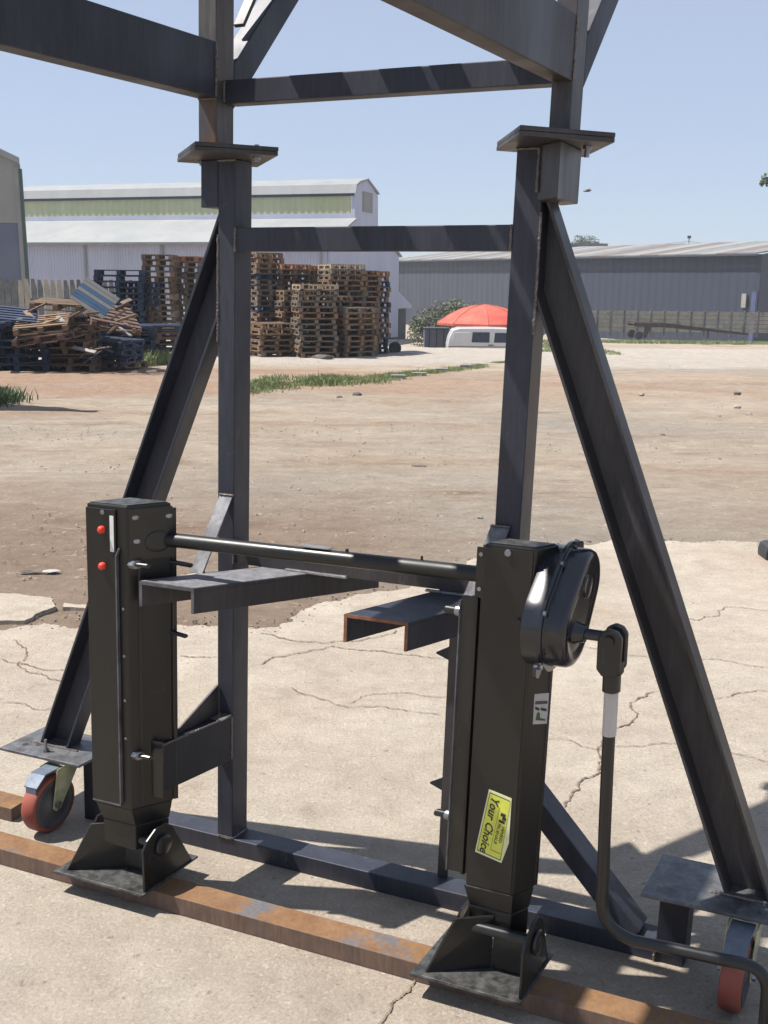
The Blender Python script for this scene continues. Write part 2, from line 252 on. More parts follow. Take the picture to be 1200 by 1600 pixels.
class MB:
    def __init__(s, f=W): s.v = []; s.f = []; s.fn = f; s.m = []; s.cur = 0
    def add(s, vs, fs):
        o = len(s.v); s.v += [s.fn(q) for q in vs]
        for f in fs: s.f.append([o + i for i in f]); s.m.append(s.cur)
        return s
    def hexa(s, q):  # q: 4 bottom (ccw from above), 4 top
        return s.add(q, [(3, 2, 1, 0), (4, 5, 6, 7), (0, 1, 5, 4), (1, 2, 6, 5), (2, 3, 7, 6), (3, 0, 4, 7)])
    def box(s, x0, x1, y0, y1, z0, z1):
        return s.hexa([(x0, y0, z0), (x1, y0, z0), (x1, y1, z0), (x0, y1, z0), (x0, y0, z1), (x1, y0, z1), (x1, y1, z1), (x0, y1, z1)])
    def prism(s, poly, axis, a, b):
        n = len(poly)
        def mk(u, t):
            return {'x': (t, u[0], u[1]), 'y': (u[0], t, u[1]), 'z': (u[0], u[1], t)}[axis]
        s.add([mk(u, a) for u in poly] + [mk(u, b) for u in poly],
              [tuple(range(n))[::-1], tuple(range(n, 2 * n))] + [(i, (i + 1) % n, n + (i + 1) % n, n + i) for i in range(n)])
        return s
    def sweep(s, pts, rad, seg=12, cap=True):
        pts = [Vector(p) for p in pts]; n = len(pts); vs = []; fs = []
        if not isinstance(rad, (list, tuple)): rad = [rad] * n
        t0 = (pts[1] - pts[0]).normalized(); up = Vector((0, 0, 1)) if abs(t0.z) < .9 else Vector((1, 0, 0))
        u = t0.cross(up).normalized()
        for i, p in enumerate(pts):
            t = ((pts[min(i + 1, n - 1)] - pts[max(i - 1, 0)])).normalized()
            u = (u - t * u.dot(t)).normalized(); w_ = t.cross(u)
            for k in range(seg):
                a = 2 * math.pi * k / seg; q = p + (u * math.cos(a) + w_ * math.sin(a)) * rad[i]; vs.append(tuple(q))
        for i in range(n - 1):
            for k in range(seg):
                a, b = i * seg + k, i * seg + (k + 1) % seg; fs.append((a, b, b + seg, a + seg))
        if cap: fs.append(tuple(range(seg))[::-1]); fs.append(tuple(range((n - 1) * seg, n * seg)))
        return s.add(vs, fs)
    def cyl(s, a, b, r, seg=16): return s.sweep([a, b], r, seg)
    def lathe(s, c, axis, prof, seg=28):
        """prof: list of (along, radius)"""
        ax = {'x': (Vector((1, 0, 0)), Vector((0, 1, 0)), Vector((0, 0, 1))), 'y': (Vector((0, 1, 0)), Vector((0, 0, 1)), Vector((1, 0, 0))), 'z': (Vector((0, 0, 1)), Vector((1, 0, 0)), Vector((0, 1, 0)))}[axis]
        c = Vector(c); vs = []; fs = []
        for (t, r) in prof:
            for k in range(seg):
                a = 2 * math.pi * k / seg; vs.append(tuple(c + ax[0] * t + (ax[1] * math.cos(a) + ax[2] * math.sin(a)) * r))
        for i in range(len(prof) - 1):
            for k in range(seg):
                a, b = i * seg + k, i * seg + (k + 1) % seg; fs.append((a, b, b + seg, a + seg))
        fs.append(tuple(range(seg))[::-1]); fs.append(tuple(range((len(prof) - 1) * seg, len(prof) * seg)))
        return s.add(vs, fs)
    def bar(s, a, b, u, v):
        """rectangular bar from a to b with half-extent vectors u and v"""
        a, b, u, v = map(Vector, (a, b, u, v))
        return s.hexa([tuple(a - u - v), tuple(a + u - v), tuple(a + u + v), tuple(a - u + v), tuple(b - u - v), tuple(b + u - v), tuple(b + u + v), tuple(b - u + v)])
    def build(s, name, mats, parent=None, bevel=0, smooth=False, kind=None, label=None):
        if not isinstance(mats, (list, tuple)): mats = [mats]
        org = Vector((0, 0, 0))
        if parent is not None:
            q = parent
            while q is not None: org = org + q.location; q = q.parent
        me = bpy.data.meshes.new(name); me.from_pydata([v - org for v in s.v], [], s.f)
        for m in mats: me.materials.append(MAT[m])
        bm = bmesh.new(); bm.from_mesh(me); bmesh.ops.recalc_face_normals(bm, faces=bm.faces); bm.to_mesh(me); bm.free()
        if len(mats) > 1:
            for i, k in enumerate(s.m): me.polygons[i].material_index = k
        if smooth:
            for p in me.polygons: p.use_smooth = True
            try: me.set_sharp_from_angle(angle=R(35))
            except Exception: pass
        ob = bpy.data.objects.new(name, me); COL.objects.link(ob)
        if parent is not None: ob.parent = parent
        if bevel:
            b = ob.modifiers.new('bevel', 'BEVEL'); b.width = bevel; b.segments = 2; b.limit_method = 'ANGLE'; b.angle_limit = R(35)
        if kind: ob['kind'] = kind
        if label: ob['label'] = label
        return ob

def thing(name, label, cat, loc, group=None):
    o = bpy.data.objects.new(name, None); o.empty_display_size = .1; COL.objects.link(o); o.location = loc
    o['label'] = label; o['category'] = cat
    if group: o['group'] = group
    return o
def tag(o, label, cat, group=None):
    o['label'] = label; o['category'] = cat
    if group: o['group'] = group
    return o

# ------------------------------------------------------------------ ground
def terrain(x, y):
    z = 0.0
    if y > 8: z -= .019 * (min(y, 36) - 8)
    if y > 36: z -= .045 * (min(y, 88) - 36)
    if y > 36:
        r = x / y; k = max(0, min(1, (y - 38) / 6)) * max(0, min(1, (74 - y) / 12))
        k *= max(0, min(1, (r + .06) / .05)) * max(0, min(1, (.175 - r) / .03))
        z -= 1.15 * k
    return z
def in_slab_y(x):
    """world y of the concrete slab's ragged far edge"""
    P_ = SLAB
    for (x0, y0), (x1, y1) in zip(P_, P_[1:]):
        if x0 <= x <= x1: return y0 + (y1 - y0) * (x - x0) / (x1 - x0)
    return P_[0][1] if x < P_[0][0] else P_[-1][1]
def at0(px, py):
    v = (px - 600) / FPX * CI + (py - 800) / FPX * CJ + CK
    return CAM + v * ((0.0 - EYE) / v.z)
edge_px = [(-420, 1000), (-60, 984), (40, 977), (137, 981), (277, 976), (345, 978), (400, 983), (470, 953), (560, 928), (640, 902), (740, 872), (860, 851), (960, 843), (1100, 846), (1200, 851), (1400, 858), (1800, 862)]
SLAB = [(p.x, p.y) for p in (at0(*q) for q in edge_px)]
def build_ground():
    ys = [-8, -4, -1, 1, 2, 3]; y = 3.6
    while y < 12: ys.append(y); y += .09
    while y < 45: ys.append(y); y *= 1.011
    while y < 100: ys.append(y); y *= 1.03
    ys += [110, 150, 220, 350, 600, 1200, 2500]
    ss = [-6, -3, -1.6]; s = -.62
    while s <= .62: ss.append(s); s += .0062
    ss += [1.6, 3, 6]
    vs = []; fs = []; n = len(ss)
    for y in ys:
        for s in ss:
            x = s * (max(y, 0) + 6); z = terrain(x, y)
            if 3.4 < y < 100 and abs(s) < .7:
                e = y - in_slab_y(x)
                k = max(0, min(1, e / .5))
                z += k * (.020 * noise.noise((x * .9, y * 1.5, 0)) + .014 * noise.noise((x * 3.1, y * 4.3, 5)) + .035 * noise.noise((x * .22, y * .5, 9))) * min(1.6, .7 + y * .03)
                # wheel ruts sweeping across the yard
                for (a, b, c) in ((10.2, .16, .05), (12.0, .16, .05), (17.5, -.10, .07), (19.6, -.10, .07)):
                    d = y - (a + b * x + .4 * math.sin(x * .5)); z -= k * c * .5 * math.exp(-(d / .28) ** 2)
                z -= .004 * (1 - k)
            if y <= 3.4 or (y < 12 and y < in_slab_y(x)): z = -.012
            vs.append((x, y, z))
    for j in range(len(ys) - 1):
        for i in range(n - 1):
            a = j * n + i; fs.append((a, a + 1, a + n + 1, a + n))
    mb = MB(I); mb.add(vs, fs); o = mb.build('ground', 'dirt', smooth=True, kind='structure'); return o
build_ground()

def rough_line(p, jit, n):
    out = [Vector((*q, 0)) if len(q) == 2 else Vector(q) for q in p]
    for k in range(n):
        r = [out[0]]
        for a, b in zip(out, out[1:]):
            d = b - a; nrm = Vector((-d.y, d.x, 0)); r += [(a + b) / 2 + nrm * random.uniform(-jit, jit), b]
        out = r
    return out
def slab(name, pts, z, th):
    bm = bmesh.new(); vs = [bm.verts.new((p.x, p.y, z)) for p in pts]; f = bm.faces.new(vs)
    if f.normal.z < 0: f.normal_flip()
    g = bmesh.ops.extrude_face_region(bm, geom=[f]); 
    for e in g['geom']:
        if isinstance(e, bmesh.types.BMVert): e.co.z -= th
    bmesh.ops.recalc_face_normals(bm, faces=bm.faces); bmesh.ops.triangulate(bm, faces=bm.faces)
    me = bpy.data.meshes.new(name); bm.to_mesh(me); bm.free(); me.materials.append(MAT['concrete'])
    o = bpy.data.objects.new(name, me); COL.objects.link(o); o['kind'] = 'structure'; return o
far_edge = rough_line(SLAB, .24, 6)
slab('concrete_slab', [Vector((SLAB[0][0], -6, 0)), Vector((SLAB[-1][0], -6, 0))] + far_edge[::-1], .0, .03)
pc = [at0(*q) for q in ((-60, 930), (0, 931), (40, 934), (83, 940), (87, 950), (57, 963), (38, 974), (-60, 980))]
slab('concrete_slab', rough_line([tuple(p) for p in pc], .10, 3), .014, .03)
pc = [at0(*q) for q in ((100, 944), (140, 948), (136, 953), (98, 951))]
slab('concrete_slab', rough_line([tuple(p) for p in pc], .10, 2), .008, .02)

def crack(pts, w0, jit=.17):
    P_ = rough_line([tuple(at0(*q)) for q in pts], jit, 5); mb = MB(I); vs = []; fs = []
    n = len(P_)
    for i, p in enumerate(P_):
        t = (P_[min(i + 1, n - 1)] - P_[max(i - 1, 0)]).normalized(); nr = Vector((-t.y, t.x, 0))
        w_ = w0 * random.uniform(.25, 1.25) * min(1, i / 4 + .1, (n - 1 - i) / 4 + .1)
        vs += [tuple(p + nr * w_ + Vector((0, 0, .004))), tuple(p - nr * w_ + Vector((0, 0, .004)))]
    for i in range(n - 1): fs.append((2 * i, 2 * i + 1, 2 * i + 3, 2 * i + 2))
    mb.add(vs, fs); o = mb.build('crack', 'crack', kind='structure'); return o
crack([(1030, 1080), (985, 1130), (940, 1190), (905, 1235), (880, 1262)], 0.0040)
crack([(655, 1525), (640, 1550), (610, 1580), (590, 1602)], 0.0025)
crack([(850, 1155), (930, 1172), (1060, 1162), (1210, 1195)], 0.0019)
crack([(860, 1000), (960, 1018), (1080, 1030), (1205, 1045)], 0.0025)
crack([(1040, 1118), (1120, 1092), (1210, 1080)], 0.0025)
crack([(405, 1040), (460, 1022), (520, 1010), (600, 1018), (700, 1030)], 0.0037)
crack([(405, 990), (450, 1000), (560, 1002), (620, 985)], 0.0037)
crack([(0, 1030), (60, 1045), (130, 1048)], 0.0031)
crack([(280, 1025), (340, 1028)], 0.0037)
crack([(450, 1075), (560, 1105), (690, 1120)], 0.0025)
crack([(540, 1100), (600, 1085), (705, 1090)], 0.0022)
crack([(20, 1000), (40, 1015), (30, 1035), (75, 1060), (120, 1072)], 0.0031)
crack([(1010, 960), (1090, 970), (1130, 950), (1210, 955)], 0.0031)
crack([(0, 1100), (70, 1110), (120, 1104)], 0.0022)

# loose stones and chips
def stones():
    mb = MB(I)
    for i in range(2600):
        k = random.random()
        if k < .62: y = random.uniform(4.3, 13)
        elif k < .9: y = random.uniform(9, 28)
        else: y = random.uniform(2.0, 5)
        x = random.uniform(-.42, .42) * (y + 1.2)
        e = y - in_slab_y(x)
        if e < 0 and random.random() < .6: continue
        r = random.uniform(.003, .009) * (1 + y * .05) * (1.6 if random.random() < .06 else 1)
        if e < 0: r *= .45
        z = terrain(x, y); h = r * random.uniform(.3, .6); a0 = random.random() * 6
        n = 5; vs = [(x + r * math.cos(a0 + 6.283 * q / n) * random.uniform(.7, 1.2), y + r * math.sin(a0 + 6.283 * q / n) * random.uniform(.7, 1.2), z - .003) for q in range(n)]
        vs += [(x + .5 * r * math.cos(a0 + 1 + 6.283 * q / n), y + .5 * r * math.sin(a0 + 1 + 6.283 * q / n), z + h) for q in range(n)]
        mb.add(vs, [(q, (q + 1) % n, n + (q + 1) % n, n + q) for q in range(n)] + [tuple(range(n, 2 * n))])
    for q in far_edge:
        for _ in range(2):
            if random.random() < .86: continue
            x, y = q.x + random.gauss(0, .05), q.y + random.gauss(.03, .06); r = random.uniform(.003, .010); a0 = random.random() * 6; n = 5; h = r * .5
            if not -6 < x < 6: continue
            vs = [(x + r * math.cos(a0 + 6.283 * k / n) * random.uniform(.6, 1.3), y + r * math.sin(a0 + 6.283 * k / n), -.015) for k in range(n)] + [(x + .5 * r * math.cos(a0 + 1 + 6.283 * k / n), y + .5 * r * math.sin(a0 + 1 + 6.283 * k / n), h) for k in range(n)]
            mb.add(vs, [(k, (k + 1) % n, n + (k + 1) % n, n + k) for k in range(n)] + [tuple(range(n, 2 * n))])
    o = mb.build('loose_stones', 'stone', kind='stuff')
    tag(o, 'small loose stones and chips scattered over the dirt yard', 'stones'); return o
stones()
def rock(px, py, r, lab, mat='debris', flat=.6, name='rock', cat='rock', long=1.0):
    p = at0(px, py) if py > 700 else None
    if p is None or p.y > 8:
        yy = 8.0
        for _ in range(60):
            q = px2w(px, py, yy)
            if q.z <= terrain(q.x, q.y): break
            yy += .35
        p = q
    p.z = terrain(p.x, p.y)
    bm = bmesh.new(); bmesh.ops.create_icosphere(bm, subdivisions=2, radius=r)
    sd = px * .37
    for v in bm.verts:
        v.co *= 1 + .35 * noise.noise(v.co * (1.4 / r) + Vector((sd, 0, 0))); v.co.z = v.co.z * flat + r * flat * .5; v.co.x *= long
    me = bpy.data.meshes.new(name); bm.to_mesh(me); bm.free(); me.materials.append(MAT[mat])
    o = bpy.data.objects.new(name, me); COL.objects.link(o); o.location = p; return tag(o, lab, cat)
rock(655, 730, .035, 'flat dark scrap lying on the dirt between the two posts', name='debris', cat='debris', flat=.3, long=2.2)
rock(1035, 687, .035, 'dark stone on the dirt beyond the sloping brace', 'debris')
rock(1152, 618, .06, 'dark stone on the bare dirt towards the long trailer', 'debris')
rock(1152, 640, .05, 'brown stone on the dirt, nearer one of the two towards the trailer', 'stone')
rock(1170, 650, .05, 'small tan stone beside the brown stone in the yard', 'stone')
rock(558, 620, .07, 'dark broken lump at the foot of the weed strip', 'debris')
rock(530, 622, .05, 'small broken lump at the foot of the weed strip', 'stone')
rock(1002, 620, .05, 'grey stone on the dirt just beyond the sloping brace', 'stone')
rock(505, 561, .16, 'low grey rubble heap in front of the pallet stacks', 'debris', .5, 'rubble_heap', 'rubble', 1.8)
rock(308, 901, .04, 'pale scrap of cardboard on the red soil', 'whitesheet', .2, 'litter', 'litter', 1.6)
rock(80, 893, .03, 'pale scrap of paper on the red soil by the left leg', 'whitesheet', .2, 'litter', 'litter', 1.8)
rock(50, 893, .025, 'dark twig scrap on the red soil by the left leg', 'debris', .2, 'debris', 'debris', 3.0)
rock(750, 1310 - 500, .02, 'grey chip on the dirt behind the cross shaft', 'stone')

# ------------------------------------------------------------------ lower test frame
frame = thing('test_frame', 'dark steel test stand frame with sloping channel braces on castors', 'steel frame', tuple(W((.36, .035, 0))))
BV = .0022
MB().box(-.46, 1.150, 0, .070, .0, .050).build('base_rail', 'mill', frame, BV)
MB().box(-.045, .003, .001, .070, .050, 1.8345).build('post', 'mill', frame, BV)
MB().box(.699, .760, .001, .070, .050, 1.8345).build('post', 'mill', frame, BV)
MB().box(.003, .699, .0, .048, 1.620, 1.676).build('crossbar', 'mill', frame, BV)
MB().box(.003, .699, .0, .048, .835, .886).build('crossbar', 'mill_brown', frame, BV)
def channel_prof(w_, d_, t_):   # open towards -y ; u across, y depth
    return [(-w_/2, 0), (-w_/2 + t_, 0), (-w_/2 + t_ * 1.3, d_ - t_), (w_/2 - t_ * 1.3, d_ - t_), (w_/2 - t_, 0), (w_/2, 0), (w_/2, d_), (-w_/2, d_)]
def brace(a, b, wid, dep, mat):
    a = Vector(a); b = Vector(b); d = (b - a).normalized(); u = Vector((d.z, 0, -d.x)) if d.z > 0 else Vector((-d.z, 0, d.x))
    pr = channel_prof(wid, dep, .007); mb = MB(); n = len(pr); vs = []
    # mitre: cut ends horizontal at the bottom, vertical at the post
    for (p, kind) in ((a, 'top'), (b, 'bot')):
        for (s_, y_) in pr:
            q = p + u * s_ + Vector((0, y_, 0))
            if kind == 'bot': q = q + d * ((b.z - q.z) / d.z)
            else: q = q + d * ((a.x - q.x) / d.x)
            vs.append(tuple(q))
    fs = [tuple(range(n))[::-1], tuple(range(n, 2 * n))] + [(i, (i + 1) % n, n + (i + 1) % n, n + i) for i in range(n)]
    mb.add(vs, fs); return mb.build('brace', mat, frame, .0012)
brace((-.045, .004, 1.590), (-.6085, .004, .2085), .094, .054, 'mill')
brace((.760, .004, 1.64), (1.338, .004, .2085), .094, .054, 'mill_brown')
# short inner strut on the crank side
a, b = Vector((.760, .035, .412)), Vector((1.095, .035, .049)); d = (b - a).normalized(); u = Vector((d.z, 0, -d.x)) * .0235
MB().bar(a, b, u, Vector((0, .035, 0))).build('strut', 'mill', frame, BV)
# castor plates, risers and castors
for (x0, x1, y0, y1, rx0, rx1, wx) in ((-.738, -.450, -.070, .115, -.50, -.452, -.545), (1.121, 1.430, -.072, .128, 1.150, 1.216, 1.345)):
    MB().box(x0, x1, y0, y1, .199, .2075).build('castor_plate', 'mill_worn', frame, .0015)
    MB().box(rx0, rx1, .001, .069, .0, .1985).build('riser', 'mill_dark', frame, BV)
    left = wx < 0
    wc = (wx, -.090, .0835)
    cas = MB().box(wx - .045, wx + .045, -.055, .045, .190, .1985).lathe((wx, -.005, .176), 'z', [(0, .030), (.006, .034), (.014, .034)], 24).build('castor', 'zinc_yellow', frame, .001)
    MB().lathe(wc, 'x', [(-.0215, .0685), (-.0235, .0715), (-.022, .0795), (-.016, .0832), (.016, .0832), (.022, .0795), (.0235, .0715), (.0215, .0685)], 40).build('tread', 'redpoly', cas, smooth=True)
    MB().lathe(wc, 'x', [(-.0245, .015), (-.0245, .070), (.0245, .070), (.0255, .064), (.0225, .058), (.0225, .034), (.0255, .026), (.0275, .020)], 36).build('wheel', 'castiron', cas, smooth=True)
    for s_ in (-1, 1):
        MB().prism([(-.085, .188), (.010, .188), (-.074, .072), (-.094, .064), (-.106, .075)], 'x', wx + s_ * .031 - .0015, wx + s_ * .031 + .0015).build('fork_arm', 'zinc_yellow', cas, .0006)
    MB().cyl((wx - .040, wc[1], wc[2]), (wx + .040, wc[1], wc[2]), .007, 10).cyl((wx + .034, wc[1], wc[2]), (wx + .041, wc[1], wc[2]), .0115, 6).build('axle', 'zinc', cas)
    # foot brake pedal at the front
    MB().hexa([(wx - .024, -.152, .152), (wx + .022, -.152, .152), (wx + .024, -.120, .180), (wx - .026, -.120, .180), (wx - .024, -.155, .156), (wx + .022, -.155, .156), (wx + .024, -.123, .185), (wx - .026, -.123, .185)]).box(wx - .026, wx + .024, -.123, -.055, .181, .187).box(wx - .018, wx + .018, -.154, -.150, .136, .155).build('brake_pedal', 'pedal', cas, .001)
    bx = -.600 if left else 1.378
    MB().cyl((bx, -.035, .2075), (bx, -.035, .245 if left else .232), .0045, 8).cyl((bx, -.035, .2075), (bx, -.035, .2155), .009, 6).build('bolt', 'zinc', frame)
for hx, hy in ((-.655, -.005), (-.690, -.020)):
    MB().lathe((hx, hy, .2077), 'z', [(0, .0085), (.0006, .0085)], 12).build('bolt_hole', 'ink', frame)
TOPL = [(.020, -.178), (.132, -.020), (-.065, .195), (-.180, .025)]; TOPR = [(.777, -.190), (.913, -.017), (.772, .225), (.635, .045)]
# top flange plates of the lower frame and the stubs beside the posts
for cx0, cx1, sgn in ((-.118, .125, -1), (.697, .908, 1)):
    q = TOPL if sgn < 0 else TOPR
    MB().hexa([(a_, b_, 1.835) for a_, b_ in q] + [(a_, b_, 1.8445) for a_, b_ in q]).build('flange_plate', 'mill_brown', frame, .0015)
# strapping, mounting channels and brackets that carry the two legs
def skew_channel(x0, x1, y0, y1, zt, zb, sk, mat, drop=0.0):
    t = .0075; mb = MB()
    for (a0, a1, z0, z1) in ((x0, x1, zt - t, zt), (x0, x0 + t, zb, zt - t), (x1 - t, x1, zb, zt - t)):
        dx = (y1 - y0) * sk
        mb.hexa([(a0, y0, z0), (a1, y0, z0), (a1 + dx, y1, z0 - drop), (a0 + dx, y1, z0 - drop), (a0, y0, z1), (a1, y0, z1), (a1 + dx, y1, z1 - drop), (a0 + dx, y1, z1 - drop)])
    o = mb.build('mounting_channel', mat, frame, .001)
    if drop:
        dx = (y1 - y0) * sk
        MB().hexa([(x0 + .002, y0 + .001, zt + .0002), (x1 - .003, y0 + .001, zt + .0002), (x1 - .003 + dx, y1, zt + .0002 - drop), (x0 + .002 + dx, y1, zt + .0002 - drop), (x0 + .002, y0 + .001, zt + .001), (x1 - .003, y0 + .001, zt + .001), (x1 - .003 + dx, y1, zt + .001 - drop), (x0 + .002 + dx, y1, zt + .001 - drop)]).build('sun_paled_worn_web', 'strap_steel', frame)  # worn web top; partial sunlight is put into its paler colour
    return o
skew_channel(-.056, .097, -.289, .190, .850, .788, .46, 'mill_brown', .026)
skew_channel(.462, .616, -.250, .190, .828, .762, .36, 'mill')
for (x0, x1, y0, dx) in ((-.056, .097, -.2905, 0), (.462, .616, -.2515, 0)):
    zt, zb = (.850, .788) if x0 < 0 else (.828, .762)
    m_ = 'mill_worn' if x0 < 0 else 'rust_edge'
    MB().box(x0, x1, y0, y0 + .0012, zt - .0075, zt).box(x0, x0 + .0075, y0, y0 + .0012, zb, zt - .0075).box(x1 - .0075, x1, y0, y0 + .0012, zb, zt - .0075).build('cut_edge', m_, frame)
for (t0, t1, b0, b1, zt, zb, yb) in ((-.035, .003, -.020, .016, 1.017, .8425, -.148), (.692, .738, .668, .708, 1.007, .832, -.105)):
    MB().hexa([(b0, yb, zb), (b1, yb, zb), (b1, yb + .007, zb), (b0, yb + .007, zb), (t0, -.006, zt - .004), (t1, -.006, zt - .004), (t1, .0005, zt), (t0, .0005, zt)]).build('strap', 'strap_steel', frame, .0008)
    MB().box(b0 + .002, b1 - .002, yb + .004, yb + .016, zb - .002, zb + .004).build('weld_bead', 'weld', frame, .001)
MB().box(.16, .33, -.010, .0, .835, .841).build('weld_bead', 'bright_steel', frame, .001)
MB().box(.54, .70, -.010, .0, .829, .8345).build('weld_bead', 'bright_steel', frame, .001)
# lower bracket (box) from the left leg to the post, with its gusset
q = [(-.080, -.236), (-.036, -.240), (.003, -.001), (-.043, -.001)]
ep = [(-.064, -.2465), (-.030, -.2445), (-.030, -.2405), (-.064, -.2425)]
MB().hexa([(x_, y_, .272) for x_, y_ in ep] + [(x_, y_, .425) for x_, y_ in ep]).build('end_plate', 'black', frame, .001)
MB().hexa([(x_, y_, .285) for x_, y_ in q] + [(x_, y_, .412) for x_, y_ in q]).build('bracket', 'mill_dark', frame, BV)
MB().hexa([(-.052, -.175, .4125), (-.047, -.176, .4125), (-.040, -.0015, .4125), (-.046, -.0015, .4125), (-.052, -.175, .418), (-.047, -.176, .418), (-.040, -.0015, .495), (-.046, -.0015, .495)]).build('gusset', 'mill_brown', frame)
MB().box(-.034, .0, -.045, -.002, .4125, .4165).build('painted_sun_patch', 'bright_steel', frame)  # sunlit end of the bracket's flat top, laid on as bright steel
MB().box(.735, .80, -.11, -.002, .285, .412).build('bracket', 'mill_dark', frame, BV)
# flat upright behind the crank side leg with two gussets
MB().box(.578, .604, .058, .066, .0505, .770).build('upright', 'mill_brown', frame, .001)
for z_ in (.640, .290):
    MB().hexa([(.545, .060, z_ + .012), (.578, .060, z_), (.578, .064, z_), (.545, .064, z_ + .012), (.545, .060, z_ + .016), (.578, .060, z_ + .035), (.578, .064, z_ + .035), (.545, .064, z_ + .016)]).build('gusset', 'mill_dark', frame)
# little weld lines along posts
for x_ in (-.0455, .6985):
    mb = MB()
    for i in range(14): mb.box(x_ + .004 + i * .0035, x_ + .0065 + i * .0035, -.003, .001, .0505, .0555)
    mb.build('weld_bead', 'weld', frame, .0005)
MB().box(.696, .700, -.004, .001, 1.622, 1.674).build('weld_bead', 'weld', frame, .001)

def weld(a, b, r=.0035, par=frame):
    a = Vector(a); b = Vector(b); n = max(5, int((b - a).length / .0045)); j = random.uniform
    pts = [tuple(a.lerp(b, i / n) + Vector((j(-1, 1), j(-1, 1), j(-1, 1))) * .0007) for i in range(n + 1)]
    return MB().sweep(pts, [r * (1.0 if i % 2 else .72) * j(.8, 1.2) for i in range(n + 1)], 6).build('weld_bead', 'weld', par, smooth=True)
for xa in (.004, .698):
    for z0_, z1_ in ((1.620, 1.676), (.835, .886)): weld((xa, -.001, z0_), (xa, -.001, z1_))
weld((-.045, -.0005, .0515), (.003, -.0005, .0515)); weld((.699, -.0005, .0515), (.760, -.0005, .0515)); weld((.004, .002, .0515), (.004, .068, .0515)); weld((.761, .002, .0515), (.761, .068, .0515))
weld((-.046, .002, 1.40), (-.046, .002, 1.66)); weld((.761, .002, 1.44), (.761, .002, 1.70))
weld((-.69, .002, .209), (-.52, .002, .209)); weld((1.255, .002, .209), (1.40, .002, .209), .0045)
weld((-.035, -.006, 1.016), (.003, -.006, 1.016)); weld((.692, -.006, 1.006), (.738, -.006, 1.006))
weld((-.036, -.238, .413), (.0, -.004, .413), .003); weld((.003, -.003, .29), (.003, -.003, .41), .003)
weld((1.150, .0, .197), (1.216, .0, .197)); weld((1.150, -.001, .002), (1.150, -.001, .048)); weld((1.05, .0, .0515), (1.115, .0, .0515))
weld((-.045, -.001, 1.8325), (.003, -.001, 1.8325)); weld((.699, -.001, 1.8325), (.760, -.001, 1.8325)); weld((.761, -.032, 1.74), (.761, -.032, 1.83))

# ------------------------------------------------------------------ upper frame, bolted on the flange plates
up = thing('overhead_frame', 'dark steel overhead frame bolted on top of the stand, beams reaching forward', 'steel frame', tuple(W((.36, .035, 1.86))))
for cx0, cx1, sgn in ((-.115, .122, -1), (.700, .912, 1)):
    q = TOPL if sgn < 0 else TOPR
    MB().hexa([(a_, b_ + .002, 1.8452) for a_, b_ in q] + [(a_, b_ + .002, 1.8547) for a_, b_ in q]).build('flange_plate', 'mill_brown', up, .0015)
MB().box(-.095, -.0465, .002, .072, 1.724, 1.8345).build('stub', 'mill', up, BV)
MB().hexa([(x_, y_, z_) for z_ in (1.722, 1.8345) for x_, y_ in ((.7625, -.030), (.828, -.095), (.812, .085), (.7625, .12))]).build('stub', 'mill_brown', up, BV)
MB().box(-.100, -.050, .0, .070, 1.855, 3.1).build('upper_post', ['upper_rust'], up, BV)
MB().box(.766, .811, .0, .070, 1.8555, 3.1).build('upper_post', ['upper_rust'], up, BV)
MB().box(-.0495, .7655, .030, .080, 1.965, 2.019).build('crossbar', 'mill', up, BV)
MB().box(-.100, -.050, -1.55, -.001, 1.975, 2.100).build('beam', 'mill', up, BV)
MB().box(.766, .811, -1.55, -.001, 1.962, 2.090).build('beam', 'mill_brown', up, BV)
MB().box(-.100, .811, -1.605, -1.552, 1.97, 2.09).build('beam', 'mill', up, BV)
for x0, x1 in ((-.100, -.050), (.766, .811)):
    a, b = Vector(((x0 + x1) / 2, .0705, 2.010)), Vector(((x0 + x1) / 2, .80, 2.80)); dd = (b - a).normalized(); u = Vector((0, dd.z, -dd.y)) * .035
    mb = MB(); h = (x1 - x0) / 2
    a0 = a + dd * 0; vs = []
    for s_ in (-1, 1):
        for p in (a, b):
            q = p + u * s_
            if p is a: q = q + dd * ((.0705 - q.y) / dd.y)
            vs += [(x0, q.y, q.z), (x1, q.y, q.z)]
    mb.hexa([vs[0], vs[1], vs[5], vs[4], vs[2], vs[3], vs[7], vs[6]]); mb.build('diagonal', 'mill', up, BV)
MB().bar((-.074, .125, 2.16), (-.074, .30, 2.42), Vector((.014, 0, 0)), Vector((0, .004, -.003))).build('flat_strip', 'mill_brown', up, .001)
weld((-.048, .029, 1.967), (-.048, .029, 2.017), .003, up); weld((.765, .029, 1.967), (.765, .029, 2.017), .003, up)
weld((-.049, -.001, 1.977), (-.049, -.001, 2.098), .004, up); weld((.812, -.001, 1.964), (.812, -.001, 2.088), .004, up); weld((-.100, -.001, 1.974), (-.050, -.001, 1.974), .0035, up)
weld((-.100, -.001, 1.857), (-.050, -.001, 1.857), .0035, up); weld((.766, -.001, 1.858), (.811, -.001, 1.858), .0035, up)
